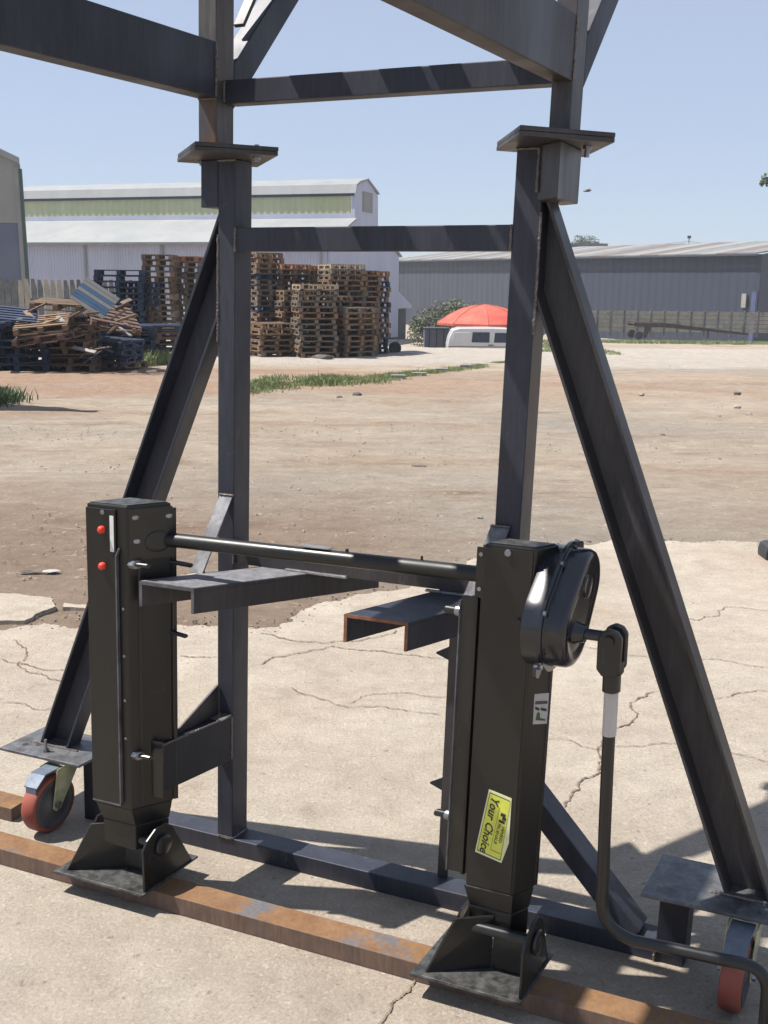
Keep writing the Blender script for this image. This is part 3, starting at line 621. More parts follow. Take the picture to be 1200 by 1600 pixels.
# roof joists of the overhead frame (above the picture); their shade stripes the crossbars
for xj, wj in ((-.062, .105), (.148, .070), (.255, .042), (.44, .05)):
    MB().hexa([(xj - wj / 2, -.8, 2.44), (xj + wj / 2, -.8, 2.44), (xj + wj / 2 + .02, .6, 2.44), (xj - wj / 2 + .02, .6, 2.44), (xj - wj / 2, -.8, 2.50), (xj + wj / 2, -.8, 2.50), (xj + wj / 2 + .02, .6, 2.50), (xj - wj / 2 + .02, .6, 2.50)]).build('joist', 'mill_dark', up)
MB().box(-.100, .811, .6005, .66, 2.40, 2.50).build('joist_beam', 'mill_dark', up)
MB().box(-.100, .811, -.86, -.8005, 2.40, 2.50).build('joist_beam', 'mill_dark', up)
for x_, y_ in ((-.105, .020), (.075, -.020), (.700, .02), (.845, .02)):
    MB().cyl((x_, y_, 1.824 if x_ < .8 else 1.812), (x_, y_, 1.862), .0055, 8).cyl((x_, y_, 1.8285), (x_, y_, 1.8345), .0095, 6).build('bolt', 'zinc', up)

# ------------------------------------------------------------------ landing legs
def foot(par, x0, x1, y0, y1, zb):
    MB().box(x0, x1, y0, y1, zb, zb + .0055).hexa([(x0, y0 - .012, zb + .006), (x1, y0 - .012, zb + .006), (x1, y0, zb), (x0, y0, zb), (x0, y0 - .012, zb + .0105), (x1, y0 - .012, zb + .0105), (x1, y0, zb + .0055), (x0, y0, zb + .0055)]).build('foot_plate', 'plate_wear', par, .0012)
    z = zb + .006
    pr = [(y0 + .010, z), (y0 + .006, z + .112), (y0 + .022, z + .134), (y0 + .055, z + .152), (y0 + .090, z + .154), (y0 + .118, z + .134), (y1 - .022, z)]
    MB().prism(pr, 'x', x1 - .010, x1 - .004).build('cheek', 'black', par, .001)
    # folded web: a slanting cheek from the front corner, then a straight back web
    A_, B_ = (x0 + .030, y0 + .014), (x0 + .150, y0 + .090); T_ = (x0 + .078, y0 + .050)
    o_ = .005
    MB().hexa([(A_[0], A_[1], z), (B_[0], B_[1], z), (B_[0] - o_, B_[1] + o_, z), (A_[0] - o_, A_[1] + o_, z), (T_[0], T_[1], z + .125), (B_[0], B_[1], z + .130), (B_[0] - o_, B_[1] + o_, z + .130), (T_[0] - o_, T_[1] + o_, z + .125)]).build('cheek', 'black', par, .001)
    MB().box(B_[0] + .001, x1 - .011, B_[1], B_[1] + .006, z, z + .080).build('web_plate', 'black', par)
    MB().hexa([(A_[0] + .01, A_[1] + .02, z), (A_[0] + .016, A_[1] + .02, z), (A_[0] + .06, y1 - .01, z), (A_[0] + .05, y1 - .01, z), (T_[0] + .0, T_[1] + .02, z + .140), (T_[0] + .006, T_[1] + .02, z + .140), (T_[0] + .01, T_[1] + .06, z + .140), (T_[0] + .0, T_[1] + .06, z + .140)]).build('cheek', 'black', par)
    ym = y0 + .078
    MB().cyl((x0 + .100, ym, z + .100), (x1 - .003, ym, z + .100), .013, 16).build('axle', 'black', par, smooth=True)
    MB().lathe((x1 - .004, ym, z + .100), 'x', [(0, .026), (.004, .028), (.009, .026), (.012, .018)], 24).build('washer', 'black', par, smooth=True)


YS = {'l': (-.290, .50), 'r': (-.266, .52)}
def WL(p): return W((p[0] + max(0, p[1] + .290) * .62, p[1], p[2]))
def WRG(p): return W((p[0] + max(0, p[1] + .266) * .52, p[1], p[2]))
# left leg ------------------------------------------------------------
LG = 'pair of landing gear legs'
legL = thing('landing_leg', 'black landing leg with two red caps on its front, without gearbox', 'landing leg', tuple(W((-.15, -.2, .03))), LG)
MB(WL).box(-.2050, -.0900, -.2900, -.1990, .246, 1.028).build('outer_tube', 'black_dust', legL, .004)
MB(WL).box(-.1950, -.0960, -.2780, -.2050, .130, .1995).build('inner_tube', 'black_dust', legL, .003)
MB(WL).box(-.2080, -.0880, -.1985, -.1900, .250, 1.014).build('back_plate', 'black', legL, .001)
MB(WL).box(-.2010, -.0940, -.2860, -.2040, 1.0285, 1.0305).build('lid', 'plate_wear', legL, .0015)
MB(WL).box(-.2040, -.1180, -.2950, -.2905, .255, 1.018).build('front_cover', 'black_dust', legL, .001)
MB(WL).box(-.1170, -.1135, -.3000, -.2905, .262, .905).build('seam_lip', 'mill_worn', legL, .0006)
MB(WL).hexa([(-.1170, -.3000, .9052), (-.1135, -.3000, .9052), (-.1135, -.2905, .9052), (-.1170, -.2905, .9052), (-.1110, -.2960, .925), (-.1080, -.2960, .925), (-.1080, -.2905, .925), (-.1110, -.2905, .925)]).build('seam_lip', 'mill_worn', legL, .0004)
MB(WL).box(-.2040, -.1180, -.2960, -.2951, .2550, .2585).build('seam_lip', 'mill_worn', legL)
MB(WL).box(-.0898, -.0830, -.2700, -.2640, .262, .892).build('side_rib', 'black_dust', legL, .001)
MB(WL).box(-.0898, -.0850, -.2870, -.2000, .893, 1.020).build('side_plate', 'black', legL, .001)
MB(WL).box(-.1335, -.1225, -.2960, -.2951, .915, 1.003).build('white_strip', 'white', legL)
MB(WL).lathe((-.0850, -.232, .936), 'x', [(0, .026), (.003, .026), (.005, .022), (.005, .018)], 24).build('bearing_cup', 'black', legL, smooth=True)
for z_ in (.967, .877):
    MB(WL).lathe((-.156, -.2950, z_), 'y', [(0, .0095), (-.006, .0095), (-.011, .006), (-.012, .003)], 14).build('cap', 'redcap', legL, smooth=True)
MB(WL).lathe((-.153, -.2950, 1.010), 'y', [(0, .006), (-.003, .006), (-.004, .003)], 12).build('rivet', 'zinc', legL, smooth=True)
for z_ in (.775, .655, .540, .440):
    MB(WL).lathe((-.1015, -.2902, z_), 'y', [(0, .0042), (-.003, .0036)], 10).build('rivet', 'zinc', legL)
for y_, z_ in ((-.276, 1.000), (-.274, .942), (-.208, .996)):  # bright heads; the rear one stands for a hole with bright ground behind
    MB(WL).lathe((-.0850, y_, z_), 'x', [(0, .0062), (.0035, .0055), (.0045, .003)], 12).build('rivet', 'bright_steel', legL, smooth=True)
for z_ in (.886, .394):
    MB(WL).cyl((-.0900, -.279, z_), (-.045, -.279, z_), .0055, 10).build('stud', 'black', legL, smooth=True)
    MB(WL).lathe((-.0900, -.279, z_), 'x', [(0, .0115), (.013, .0115)], 6).build('nut', 'zinc', legL)
MB(WL).cyl((-.092, -.200, .700), (-.050, -.200, .695), .0055, 10).build('stud', 'black', legL, smooth=True)
MB(WL).cyl((-.092, -.200, .880), (-.035, -.200, .877), .006, 8).build('stud', 'black', legL)
MB(WL).hexa([(-.1950, -.2780, .200), (-.0960, -.2780, .200), (-.0960, -.2050, .200), (-.1950, -.2050, .200), (-.2020, -.2880, .2458), (-.0930, -.2880, .2458), (-.0930, -.2000, .2458), (-.2020, -.2000, .2458)]).build('skirt', 'black_dust', legL, .001)
foot(legL, -.297, -.018, -.338, -.120, .0485)

# right leg (crank side) -------------------------------------------------
legR = thing('landing_leg', 'black landing leg with yellow label and rounded gearbox on its side', 'landing leg', tuple(W((.84, -.2, .03))), LG)
MB(WRG).box(.7850, .8940, -.2660, -.2100, .246, 1.028).build('outer_tube', 'black_dust', legR, .004)
MB(WRG).box(.7880, .8860, -.2560, -.2120, .128, .1955).build('inner_tube', 'black_dust', legR, .003)
MB(WRG).box(.7300, .8940, -.2095, -.2030, .250, 1.010).build('back_plate', 'black', legR, .001)
MB(WRG).box(.7890, .8900, -.2620, -.2140, 1.0285, 1.0305).build('lid', 'plate_wear', legR, .0015)
MB(WRG).box(.7880, .8905, -.2700, -.2665, .252, 1.022).build('front_cover', 'black_dust', legR, .001)
MB(WRG).box(.7560, .7845, -.2520, -.2475, .905, 1.015).build('side_flange', 'black', legR, .001)
MB(WRG).box(.7240, .7845, -.2470, -.2425, .262, .9045).build('side_flange', 'black', legR, .001)
MB(WRG).box(.7600, .7660, -.2540, -.2472, .262, .9045).build('side_rib', 'black_dust', legR, .001)
MB(WRG).box(.7080, .7230, -.2300, -.2250, .275, .900).build('side_flange', 'mill_dark', legR, .001)
MB(WRG).box(.7240, .7290, -.2420, -.1960, .268, .900).build('side_channel', 'black', legR, .001)
MB(WRG).box(.7225, .7255, -.2510, -.2472, .262, .895).build('seam_lip', 'mill_worn', legR, .0006)
MB(WRG).box(.7890, .8900, -.2712, -.2702, .2475, .2500).build('seam_lip', 'mill_worn', legR)
for z_, x_ in ((1.000, .767), (.925, .767)):
    MB(WRG).lathe((x_, -.2522, z_), 'y', [(0, .0055), (-.002, .0045)], 10).build('rivet', 'bright_steel', legR)
MB(WRG).lathe((.838, -.2705, 1.014), 'y', [(0, .0075), (-.004, .007), (-.005, .003)], 14).build('rivet', 'zinc', legR, smooth=True)
MB(WRG).lathe((.869, -.2705, .873), 'y', [(0, .006), (-.005, .0055)], 6).build('bolt_head', 'black', legR)
for z_ in (.868, .392):
    MB(WRG).cyl((.7235, -.240, z_), (.686, -.240, z_), .0085, 12).build('stud', 'black', legR, smooth=True)
    MB(WRG).lathe((.7240, -.240, z_), 'x', [(0, .0130), (-.012, .0120)], 14).build('nut', 'zinc', legR, smooth=True)
MB(WRG).hexa([(.7880, -.2560, .196), (.8860, -.2560, .196), (.8860, -.2120, .196), (.7880, -.2120, .196), (.7800, -.2645, .2458), (.8930, -.2645, .2458), (.8930, -.2110, .2458), (.7800, -.2110, .2458)]).build('skirt', 'black_dust', legR, .001)
foot(legR, .704, .958, -.350, -.150, .0485)
# gearbox: pear-shaped pressed housing in two halves
C1, r1, C2, r2 = (-.190, .947), .075, (-.252, .872), .089
def pear(grow, n=48):
    """convex hull outline of the two circles"""
    pts = []
    for i in range(n):
        a = 2 * math.pi * i / n; dy, dz = math.cos(a), math.sin(a)
        c1 = C1[0] * dy + C1[1] * dz + r1 + grow; c2 = C2[0] * dy + C2[1] * dz + r2 + grow
        c, r_ = (C1, r1 + grow) if c1 > c2 else (C2, r2 + grow)
        pts.append((c[0] + dy * r_, c[1] + dz * r_))
    return pts
def pear_shell(name, rings, mat, par):
    n = 48; vs = []; fs = []
    for (x_, g_) in rings:
        for (yy, zz) in pear(g_): vs.append((x_, yy, zz))
    m = len(rings)
    for j in range(m - 1):
        for k in range(n): a_, b_ = j * n + k, j * n + (k + 1) % n; fs.append((a_, b_, b_ + n, a_ + n))
    fs.append(tuple(range(n))[::-1]); fs.append(tuple(range((m - 1) * n, m * n)))
    return MB().add(vs, fs).build(name, mat, par, smooth=True)
gb = pear_shell('gearbox', [(.8960, -.004), (.899, .0), (.933, .0), (.936, .002)], 'gloss', legR)
pear_shell('flange', [(.936, .009), (.937, .010), (.943, .010), (.944, .009)], 'gloss', gb)
pear_shell('cover', [(.944, .0), (.946, -.002), (.976, -.003), (.984, -.007), (.988, -.014), (.989, -.022), (.985, -.034), (.985, -.040)], 'gloss', gb)
MB().lathe((.985, -.205, .945), 'x', [(0, .026), (.003, .024), (.004, .018)], 24).build('boss', 'gloss', gb, smooth=True)
for (yy, zz) in ((-.128, 1.005), (-.345, .800), (-.200, .790)):
    MB().lathe((.936, yy, zz), 'x', [(0, .016), (.0075, .016)], 18).build('lug', 'gloss', gb, smooth=True)
for (yy, zz) in ((-.255, 1.000), (-.340, .918), (-.342, .806), (-.175, 1.030)):
    MB().lathe((.9435, yy, zz), 'x', [(0, .0055), (.006, .0055)], 6).build('bolt_head', 'zinc', gb)
MB().lathe((.985, -.262, .862), 'x', [(0, .024), (.010, .020), (.022, .018)], 20).build('shaft_collar', 'gloss', gb, smooth=True)
# crank: stub shaft, yoke, drop rod and handle
MB().cyl((.985, -.262, .862), (1.062, -.262, .862), .0115, 14).build('crank_shaft', 'gloss', legR, smooth=True)
ykp = [(1.040, .800), (1.038, .862), (1.044, .878), (1.060, .887), (1.076, .883), (1.086, .870), (1.088, .800), (1.078, .786), (1.052, .786)]
MB().prism(ykp, 'y', -.290, -.276).prism(ykp, 'y', -.250, -.236).prism([(1.041, .787), (1.087, .787), (1.087, .815), (1.041, .815)], 'y', -.2755, -.2505).build('yoke', 'black', legR, .004)
MB().cyl((1.062, -.297, .862), (1.062, -.229, .862), .011, 14).build('yoke_pin', 'black', legR, smooth=True)
MB().prism([(1.050, .812), (1.056, .812), (1.056, .850), (1.050, .850)], 'y', -.2905, -.2902).build('slot', 'ink', legR)
MB().cyl((1.065, -.262, .800), (1.067, -.262, .750), .018, 18).build('socket', 'black', legR, smooth=True)
def arc(p0, p1, p2, n=8):
    p0, p1, p2 = map(Vector, (p0, p1, p2)); return [tuple(p0 * (1 - t) ** 2 + p1 * 2 * t * (1 - t) + p2 * t * t) for t in [i / n for i in range(n + 1)]]
path = [(1.067, -.262, .750), (1.072, -.262, .60), (1.078, -.262, .45), (1.084, -.262, .33)] + arc((1.085, -.262, .29), (1.087, -.262, .215), (1.16, -.262, .208)) + [(1.25, -.262, .212), (1.33, -.262, .214)] + arc((1.375, -.262, .216), (1.425, -.262, .218), (1.428, -.262, .165)) + [(1.432, -.262, .07)]
MB().sweep(path, .0128, 16).build('crank_handle', 'black', legR, smooth=True)
MB().cyl((1.0675, -.262, .748), (1.0705, -.262, .655), .0140, 20).build('tape_sleeve', 'sleeve', legR, smooth=True)

# labels on the right leg
def quadlabel(par, name, mat, P_, off=.0):
    mb = MB(); mb.add([tuple(p) for p in P_] + [tuple(Vector(p) + Vector((0, .0008, 0))) for p in P_], [(0, 1, 2, 3), (7, 6, 5, 4), (0, 4, 5, 1), (1, 5, 6, 2), (2, 6, 7, 3), (3, 7, 4, 0)]); return mb.build(name, mat, par)
A, Bc, Cc, D = Vector((.828, -.2712, .488)), Vector((.8795, -.2712, .477)), Vector((.8795, -.2712, .325)), Vector((.805, -.2712, .335))
Dd = Vector((.866, -.2712, .322)); Cc = Vector((.8795, -.2712, .372))
def lerp2(u, v_):   # label space: u 0..1 across (left-right), v 0..1 down
    l = A.lerp(D, v_); r = Vector((.8865, -.2712, .4755)).lerp(Vector((.8665, -.2712, .321)), v_); return l.lerp(r, u)
lab = MB(); P_ = [A, Bc, Cc, Dd, D]
lab.add([tuple(p) for p in P_] + [tuple(p + Vector((0, .0008, 0))) for p in P_], [(0, 1, 2, 3, 4), (9, 8, 7, 6, 5)] + [(i, (i + 1) % 5, 5 + (i + 1) % 5, 5 + i) for i in range(5)])
labo = lab.build('label', 'cream', legR, label='yellow sticker with black lettering')
def inset_quad(u0, u1, v0, v1, dy, mat, name):
    mb = MB(); q = [lerp2(u0, v0), lerp2(u1, v0), lerp2(u1, v1), lerp2(u0, v1)]
    for p in q:
        p.x = min(p.x, .8775)
    mb.add([(p.x, p.y - dy, p.z) for p in q] + [(p.x, p.y - dy + .0002, p.z) for p in q], [(0, 1, 2, 3), (7, 6, 5, 4)] + [(i, (i + 1) % 4, 4 + (i + 1) % 4, 4 + i) for i in range(4)])
    return mb.build(name, mat, labo)
inset_quad(.055, .945, .035, .965, .0003, 'ink', 'border_line')
inset_quad(.075, .925, .05, .95, .0006, 'yellow', 'label_face')
inset_quad(.52, .53, .20, .86, .0009, 'ink', 'rule_line')
inset_quad(.52, .90, .86, .868, .0009, 'ink', 'rule_line')
def text_on(par, s, name, org, ex, ey, size, mat, shear=0.0, bold=.0):
    cu = bpy.data.curves.new(name, 'FONT'); cu.body = s; cu.size = 1; cu.shear = shear; cu.offset = bold; cu.resolution_u = 2
    o = bpy.data.objects.new(name, cu); COL.objects.link(o); bpy.context.view_layer.update()
    dg = bpy.context.evaluated_depsgraph_get(); me0 = bpy.data.meshes.new_from_object(o.evaluated_get(dg)); bpy.data.objects.remove(o)
    mb = MB(); ex = Vector(ex); ey = Vector(ey); org = Vector(org)
    mb.add([tuple(org + ex * (v.co.x * size) + ey * (v.co.y * size)) for v in me0.vertices], [tuple(p.vertices) for p in me0.polygons])
    return mb.build(name, mat, par)
dv = (D - A).normalized(); du = Vector((.055, 0, -.010)).normalized()
def lab_pt(u, v_): p = lerp2(u, v_); return (p.x, p.y - .0012, p.z)
text_on(labo, 'Your Choice', 'lettering', lab_pt(.17, .07), dv, du, .0262, 'ink', .30, .022)
text_on(labo, 'HENRED', 'lettering', lab_pt(.75, .45), dv, du, .0105, 'ink', 0, .01)
text_on(labo, 'FRUEHAUF', 'lettering', lab_pt(.585, .43), dv, du, .0105, 'ink', 0, .01)
inset_quad(.62, .80, .26, .31, .0011, 'ink', 'emblem'); inset_quad(.70, .84, .31, .36, .0011, 'ink', 'emblem'); inset_quad(.60, .82, .37, .41, .0011, 'ink', 'emblem')
# white instruction label on the side face
wl = MB().box(.8941, .8947, -.236, -.138, .612, .700)
wl = MB(); q = [(-.246, .710), (-.2105, .704), (-.2105, .634), (-.245, .642)]
wl.fn = WRG; wl.add([(.8948, a_, b_) for a_, b_ in q] + [(.8941, a_, b_) for a_, b_ in q], [(0, 1, 2, 3), (7, 6, 5, 4)] + [(i, (i + 1) % 4, 4 + (i + 1) % 4, 4 + i) for i in range(4)])
wlo = wl.build('label', 'white_dim', legR, label='small white instruction sticker')
for (a0, a1, z0, z1, mt) in ((-.244, -.213, .694, .690, 'debris'), (-.243, -.232, .682, .679, 'mill_brown'), (-.229, -.214, .676, .673, 'mill_brown')):
    MB(WRG).add([(.8952, a0, z0), (.8952, a1, z0 - .007), (.8952, a1, z1 - .010), (.8952, a0, z1 - .004)], [(0, 1, 2, 3)]).build('printed_line', mt, wlo)
MB(WRG).add([(.8952, -.240, .650), (.8952, -.238, .665), (.8952, -.234, .668), (.8952, -.230, .662), (.8952, -.229, .652), (.8952, -.216, .646), (.8952, -.215, .642)], [(0, 1, 2, 3, 4, 5, 6)]).build('pictogram', 'leaf_dark', wlo)

# cross shaft between the legs
sh = thing('cross_shaft', 'black square-edged shaft linking the two landing legs', 'shaft', tuple(W((.34, -.2, .93))))
MB().cyl((-.082, -.206, .936), (.758, -.206, .944), .0175, 14).build('shaft_tube', 'black_dust', sh, smooth=True)
MB().box(.33, .40, -.216, -.196, .9605, .9625).build('key_strip', 'bright_steel', sh)
MB().cyl((.44, -.206, .9535), (.44, -.206, .9655), .004, 8).build('bolt', 'black', sh)
MB().cyl((.62, -.206, .955), (.62, -.206, .969), .003, 8).build('bolt', 'black', sh)

# rusty flat bars under the feet
def flat_bar(name, q, h, lab, mats=('rust_bar', 'rust_side')):
    mb = MB(); mb.hexa([(x_, y_, .0006) for x_, y_ in q] + [(x_, y_, h) for x_, y_ in q]); mb.m = [1, 0, 1, 1, 1, 1]
    o = mb.build(name, list(mats), None, .0018); return tag(o, lab, 'steel bar')
flat_bar('steel_bar', [(-1.1, -.302), (1.9, -.306), (1.9, -.231), (-1.1, -.227)], .048, 'long rusty orange flat bar lying under both leg feet')
flat_bar('steel_bar', [(-1.02, -.02), (-.985, -.10), (-.668, -.105), (-.675, -.030)], .042, 'short rusty bar end beyond the red castor wheel')

# black offcut at the right edge of the yard
p = at0(1208, 872)
oc = MB(I); cx, cy = p.x, p.y
vs = []; n = 10
prof = [(-.062, .0), (-.064, .045), (-.055, .078), (-.03, .088), (.14, .088), (.14, .076), (-.022, .076), (-.040, .066), (-.046, .045), (-.044, .0)]
oc.prism(prof, 'y', -.06, .09); oc.v = [Vector((cx, cy, 0)) + v for v in oc.v]
tag(oc.build('channel_offcut', 'rubber', None, .006), 'black rounded channel offcut lying on the concrete at the picture edge', 'offcut')
oi = MB(I); oi.prism([(-.026, .001), (-.022, .055), (-.006, .066), (.13, .066), (.13, .001)], 'y', -.05, .06); oi.v = [Vector((cx, cy, 0)) + v for v in oi.v]
tag(oi.build('packing_block', 'mill_brown', None, .006), 'brown block tucked inside the black offcut', 'block')



# ================================================================== background
def gz(x, y): return terrain(x, y)
def ground_hit(px, py, y0=9.0):
    y = y0
    for _ in range(1200):
        q = px2w(px, py, y)
        if q.z <= terrain(q.x, q.y): break
        y += .1
    return Vector((q.x, q.y, terrain(q.x, q.y)))

# ---- pallets: one mesh per colour and size, shared by all copies
def pallet_mesh(name, wx, dy, mat, blocks=3):
    mb = MB(I); h = .144
    for i in range(6):
        y_ = -dy / 2 + (i + .5) * dy / 6; mb.box(-wx / 2, wx / 2, y_ - .05, y_ + .05, .122, h)
    for i in range(3):
        x_ = -wx / 2 + .05 + i * (wx - .1) / 2; mb.box(x_ - .05, x_ + .05, -dy / 2, dy / 2, .100, .1215)
        mb.box(x_ - .05, x_ + .05, -dy / 2, dy / 2, .0, .022)
        for j in range(3):
            y_ = -dy / 2 + .06 + j * (dy - .12) / 2; mb.box(x_ - .048, x_ + .048, y_ - .06, y_ + .06, .0225, .0995)
    for y_ in (-dy / 2 + .05, dy / 2 - .05): mb.box(-wx / 2, wx / 2, y_ - .05, y_ + .05, .001, .0235)
    o = mb.build(name, mat); me = o.data; bpy.data.objects.remove(o); return me
PM = {}
for m_ in ('pal0', 'pal1', 'pal2', 'pal3', 'palb', 'palr'):
    for s_ in ((1.0, 1.2), (1.2, 1.0), (.8, 1.0)): PM[(m_, s_)] = pallet_mesh('pallet', s_[0], s_[1], m_)
ORD = ['bottom', 'second', 'third', 'fourth', 'fifth', 'sixth', 'seventh', 'eighth', 'ninth', 'tenth', 'eleventh', 'twelfth', 'thirteenth', 'fourteenth', 'fifteenth', 'sixteenth', 'seventeenth', 'eighteenth', 'nineteenth', 'twentieth', 'twenty-first', 'twenty-second', 'twenty-third', 'twenty-fourth']
def colour(m_): return {'pal0': 'brown', 'pal1': 'grey-brown', 'pal2': 'orange', 'pal3': 'pale', 'palb': 'blue', 'palr': 'dark red-brown'}[m_]
NP = 0
def put_pallet(m_, size, loc, rot, label, group, rx=0, ry=0):
    global NP; NP += 1
    o = bpy.data.objects.new('pallet', PM[(m_, size)]); COL.objects.link(o)
    o.location = loc; o.rotation_euler = (rx, ry, rot); tag(o, label, 'pallet', group); return o
def stack(pxc, ytop, y, size, yaw, tones, where, jit=.045, topfix=None):
    q = px2w(pxc, ytop, y); base = terrain(q.x, y); n = max(1, round((q.z - base) / .1445))
    for i in range(n):
        m_ = random.choices(list(tones), weights=list(tones.values()))[0]
        if topfix and i >= n - topfix[1]: m_ = topfix[0]
        t_ = ORD[i] + (' from the ground' if i else '')
        put_pallet(m_, size, (q.x + random.uniform(-jit, jit), y + random.uniform(-jit, jit), base + i * .1445), R(yaw) + random.uniform(-.04, .04),
                   f'{colour(m_)} pallet, {ORD[i]} up in {where}', 'wooden pallets stacked across the yard')
BR = {'pal0': 5, 'pal1': 3, 'palr': 2}
stack(250, 401, 29.4, (.8, 1.0), 4, {'pal0': 4, 'pal3': 2, 'pal1': 1}, 'the tall stack beside the left sloping brace', .05, ('pal0', 2))
stack(296, 399, 30.4, (.8, 1.0), -3, {'pal0': 3, 'pal1': 3}, 'the stack half behind the left sloping brace', .05, ('pal2', 1))
stack(411, 393, 31.0, (.8, 1.0), 30, {'pal1': 4, 'pal0': 3, 'palb': 1}, 'the tallest stack beside the left post')
stack(443, 414, 31.4, (1.0, 1.2), 38, BR, 'the orange-topped stack near the left post', .05, ('pal2', 1))
stack(478, 412, 32.6, (1.0, 1.2), 30, BR, 'the orange-topped back stack', .04, ('pal2', 1))
stack(519, 414, 33.2, (1.2, 1.0), 12, {'pal0': 3, 'pal2': 2}, 'the back stack left of the wide one')
stack(491, 443, 28.9, (1.0, 1.2), 14, {'pal0': 3, 'pal1': 4}, 'the free-standing stack', .04, ('pal3', 1))
stack(533, 417, 30.9, (1.0, 1.2), 22, {'pal0': 4, 'pal1': 2, 'pal3': 1}, 'the wide stack right of the free-standing one', .05, ('pal3', 1))
stack(554, 419, 31.5, (1.0, 1.2), 34, BR, 'the stack next to the dark end stack')
stack(578, 420, 32.0, (.8, 1.0), 28, {'pal1': 2, 'palb': 2, 'palr': 2, 'pal0': 1}, 'the dark leaning stack at the open end', .05, ('pal2', 1))
stack(420, 505, 29.4, (1.0, 1.2), 32, BR, 'the low stack at the foot of the cluster')
stack(543, 478, 29.4, (1.0, 1.2), 40, BR, 'the shorter stack before the wide one')
stack(514, 462, 29.7, (.8, 1.0), 40, BR, 'the narrow stack beside the free-standing one')
stack(458, 452, 30.2, (.8, 1.0), 20, BR, 'the narrow front stack left of the free-standing one')
stack(563, 470, 30.3, (.8, 1.0), 15, BR, 'the lower stack before the dark end stack')
stack(188, 422, 28.2, (1.2, 1.0), 6, {'palb': 1}, 'the tall dark blue stack by the concrete fence', .05)
stack(222, 440, 28.8, (.8, 1.0), -8, {'palb': 4, 'palr': 1}, 'the blue stack beside the tall brown one', .05)
stack(205, 512, 24.8, (1.0, 1.2), 10, {'palb': 1}, 'the low blue stack behind the weed tuft', .03)
stack(247, 508, 25.6, (1.0, 1.2), 12, {'pal0': 1, 'palb': 1, 'pal1': 1}, 'the low stack below the tall brown one', .03)
# heap of loose pallets on the left
def heap(pxc, ybase, y, n, size, yaw, tones, where, lean=.03):
    q = px2w(pxc, ybase, y); z = terrain(q.x, y)
    for i in range(n):
        m_ = random.choices(list(tones), weights=list(tones.values()))[0]
        rx, ry = random.uniform(-lean, lean), random.uniform(-lean, lean)
        put_pallet(m_, size, (q.x + random.uniform(-.08, .08), y + random.uniform(-.08, .08), z + .01 + i * .156), R(yaw) + random.uniform(-.12, .12),
                   f'{colour(m_)} pallet, {ORD[i]} up in {where}', 'loose pallets in the scrap heap', rx, ry)
heap(118, 575, 22.2, 7, (1.0, 1.2), 5, {'pal0': 2, 'palr': 3}, 'the brown pile amid the scrap heap')
heap(75, 578, 22.8, 6, (1.0, 1.2), -6, {'pal1': 2, 'pal0': 2, 'palr': 1}, 'the second brown pile of the scrap heap', .05)
heap(30, 580, 21.8, 4, (1.2, 1.0), 8, {'palb': 4, 'pal1': 1}, 'the collapsed blue pile at the near end', .05)
heap(-25, 580, 22.0, 6, (1.2, 1.0), 0, {'palb': 4, 'pal1': 1}, 'the blue pile cut by the picture edge', .05)
heap(170, 572, 22.8, 4, (1.2, 1.0), -12, {'pal1': 2, 'palb': 2, 'palr': 1}, 'the low pile before the dark blue stacks', .06)
heap(8, 575, 23.8, 7, (1.2, 1.0), 14, {'palb': 4, 'palr': 1}, 'the blue pile against the concrete fence', .06)
heap(140, 570, 24.0, 7, (1.0, 1.2), -20, {'palb': 2, 'pal0': 1}, 'the leaning pile behind the blue sheet', .08)
for (px, py, yy, m_, rz, rx, ry, lb) in ((68, 512, 21.4, 'pal0', .2, .16, -.10, 'brown pallet slumped on the brown pile, above a darker one'), (78, 532, 21.3, 'palr', -.1, .08, -.14, 'dark red-brown pallet slumped lowest on the brown pile of the scrap heap'),
        (172, 500, 22.2, 'palr', .5, .35, .2, 'dark broken pallet sloping off the heap by the blue stack'), (15, 500, 21.6, 'palb', .3, .2, .1, 'blue pallet lying askew on top of the near blue pile'),
        (95, 482, 22.6, 'pal0', .1, .06, .05, 'brown pallet lying on top of the middle pile')):
    q = px2w(px, py, yy); put_pallet(m_, (1.0, 1.2), q, rz, lb, None, rx, ry)
# bleached broken boards thrown over the heap
bspots = []
ADJ = ['bleached', 'grey', 'pale', 'split', 'short', 'long', 'broken', 'bent', 'thin', 'dusty']
PLC = ['on top of the near blue pile', 'beside the blue sheet', 'at the foot of the scrap heap', 'over the middle brown pile', 'against the concrete fence', 'on the low front pile']
k = 0
for i in range(30):
    px = random.uniform(-10, 215); py = random.uniform(468, 500) + (random.random() < .5) * random.uniform(10, 75)
    yy = random.uniform(21.0, 21.7) + (22 - py * 0 - 21.5) * 0
    q = px2w(px, py, yy); 
    if q.z < terrain(q.x, yy): q.z = terrain(q.x, yy) + .04
    L_ = random.uniform(.18, .62); w_ = random.uniform(.03, .05)
    mb = MB(I); mb.box(-L_ / 2, L_ / 2, -w_, w_, -.011, .011)
    o = mb.build('board', random.choice(['scrapwhite', 'pal0', 'pal1', 'palb', 'palr', 'pal0'])); o.location = q
    o.rotation_euler = (random.uniform(-.7, .7), random.uniform(-.6, .6), random.uniform(-.8, .8))
    where_ = 'near the picture edge' if px < 40 else 'on the brown piles' if px < 110 else 'below the ribbed sheet' if px < 165 else 'beside the dark blue stacks'
    high_ = 'high' if py < 500 else 'midway' if py < 540 else 'low'
    tag(o, f"{'long' if L_ > .65 else 'short'} {'bleached white' if 'white' in o.data.materials[0].name or 'bleached' in o.data.materials[0].name else 'coloured'} broken board lying {high_} on the heap, {where_}", 'board', 'broken boards on the scrap heap')
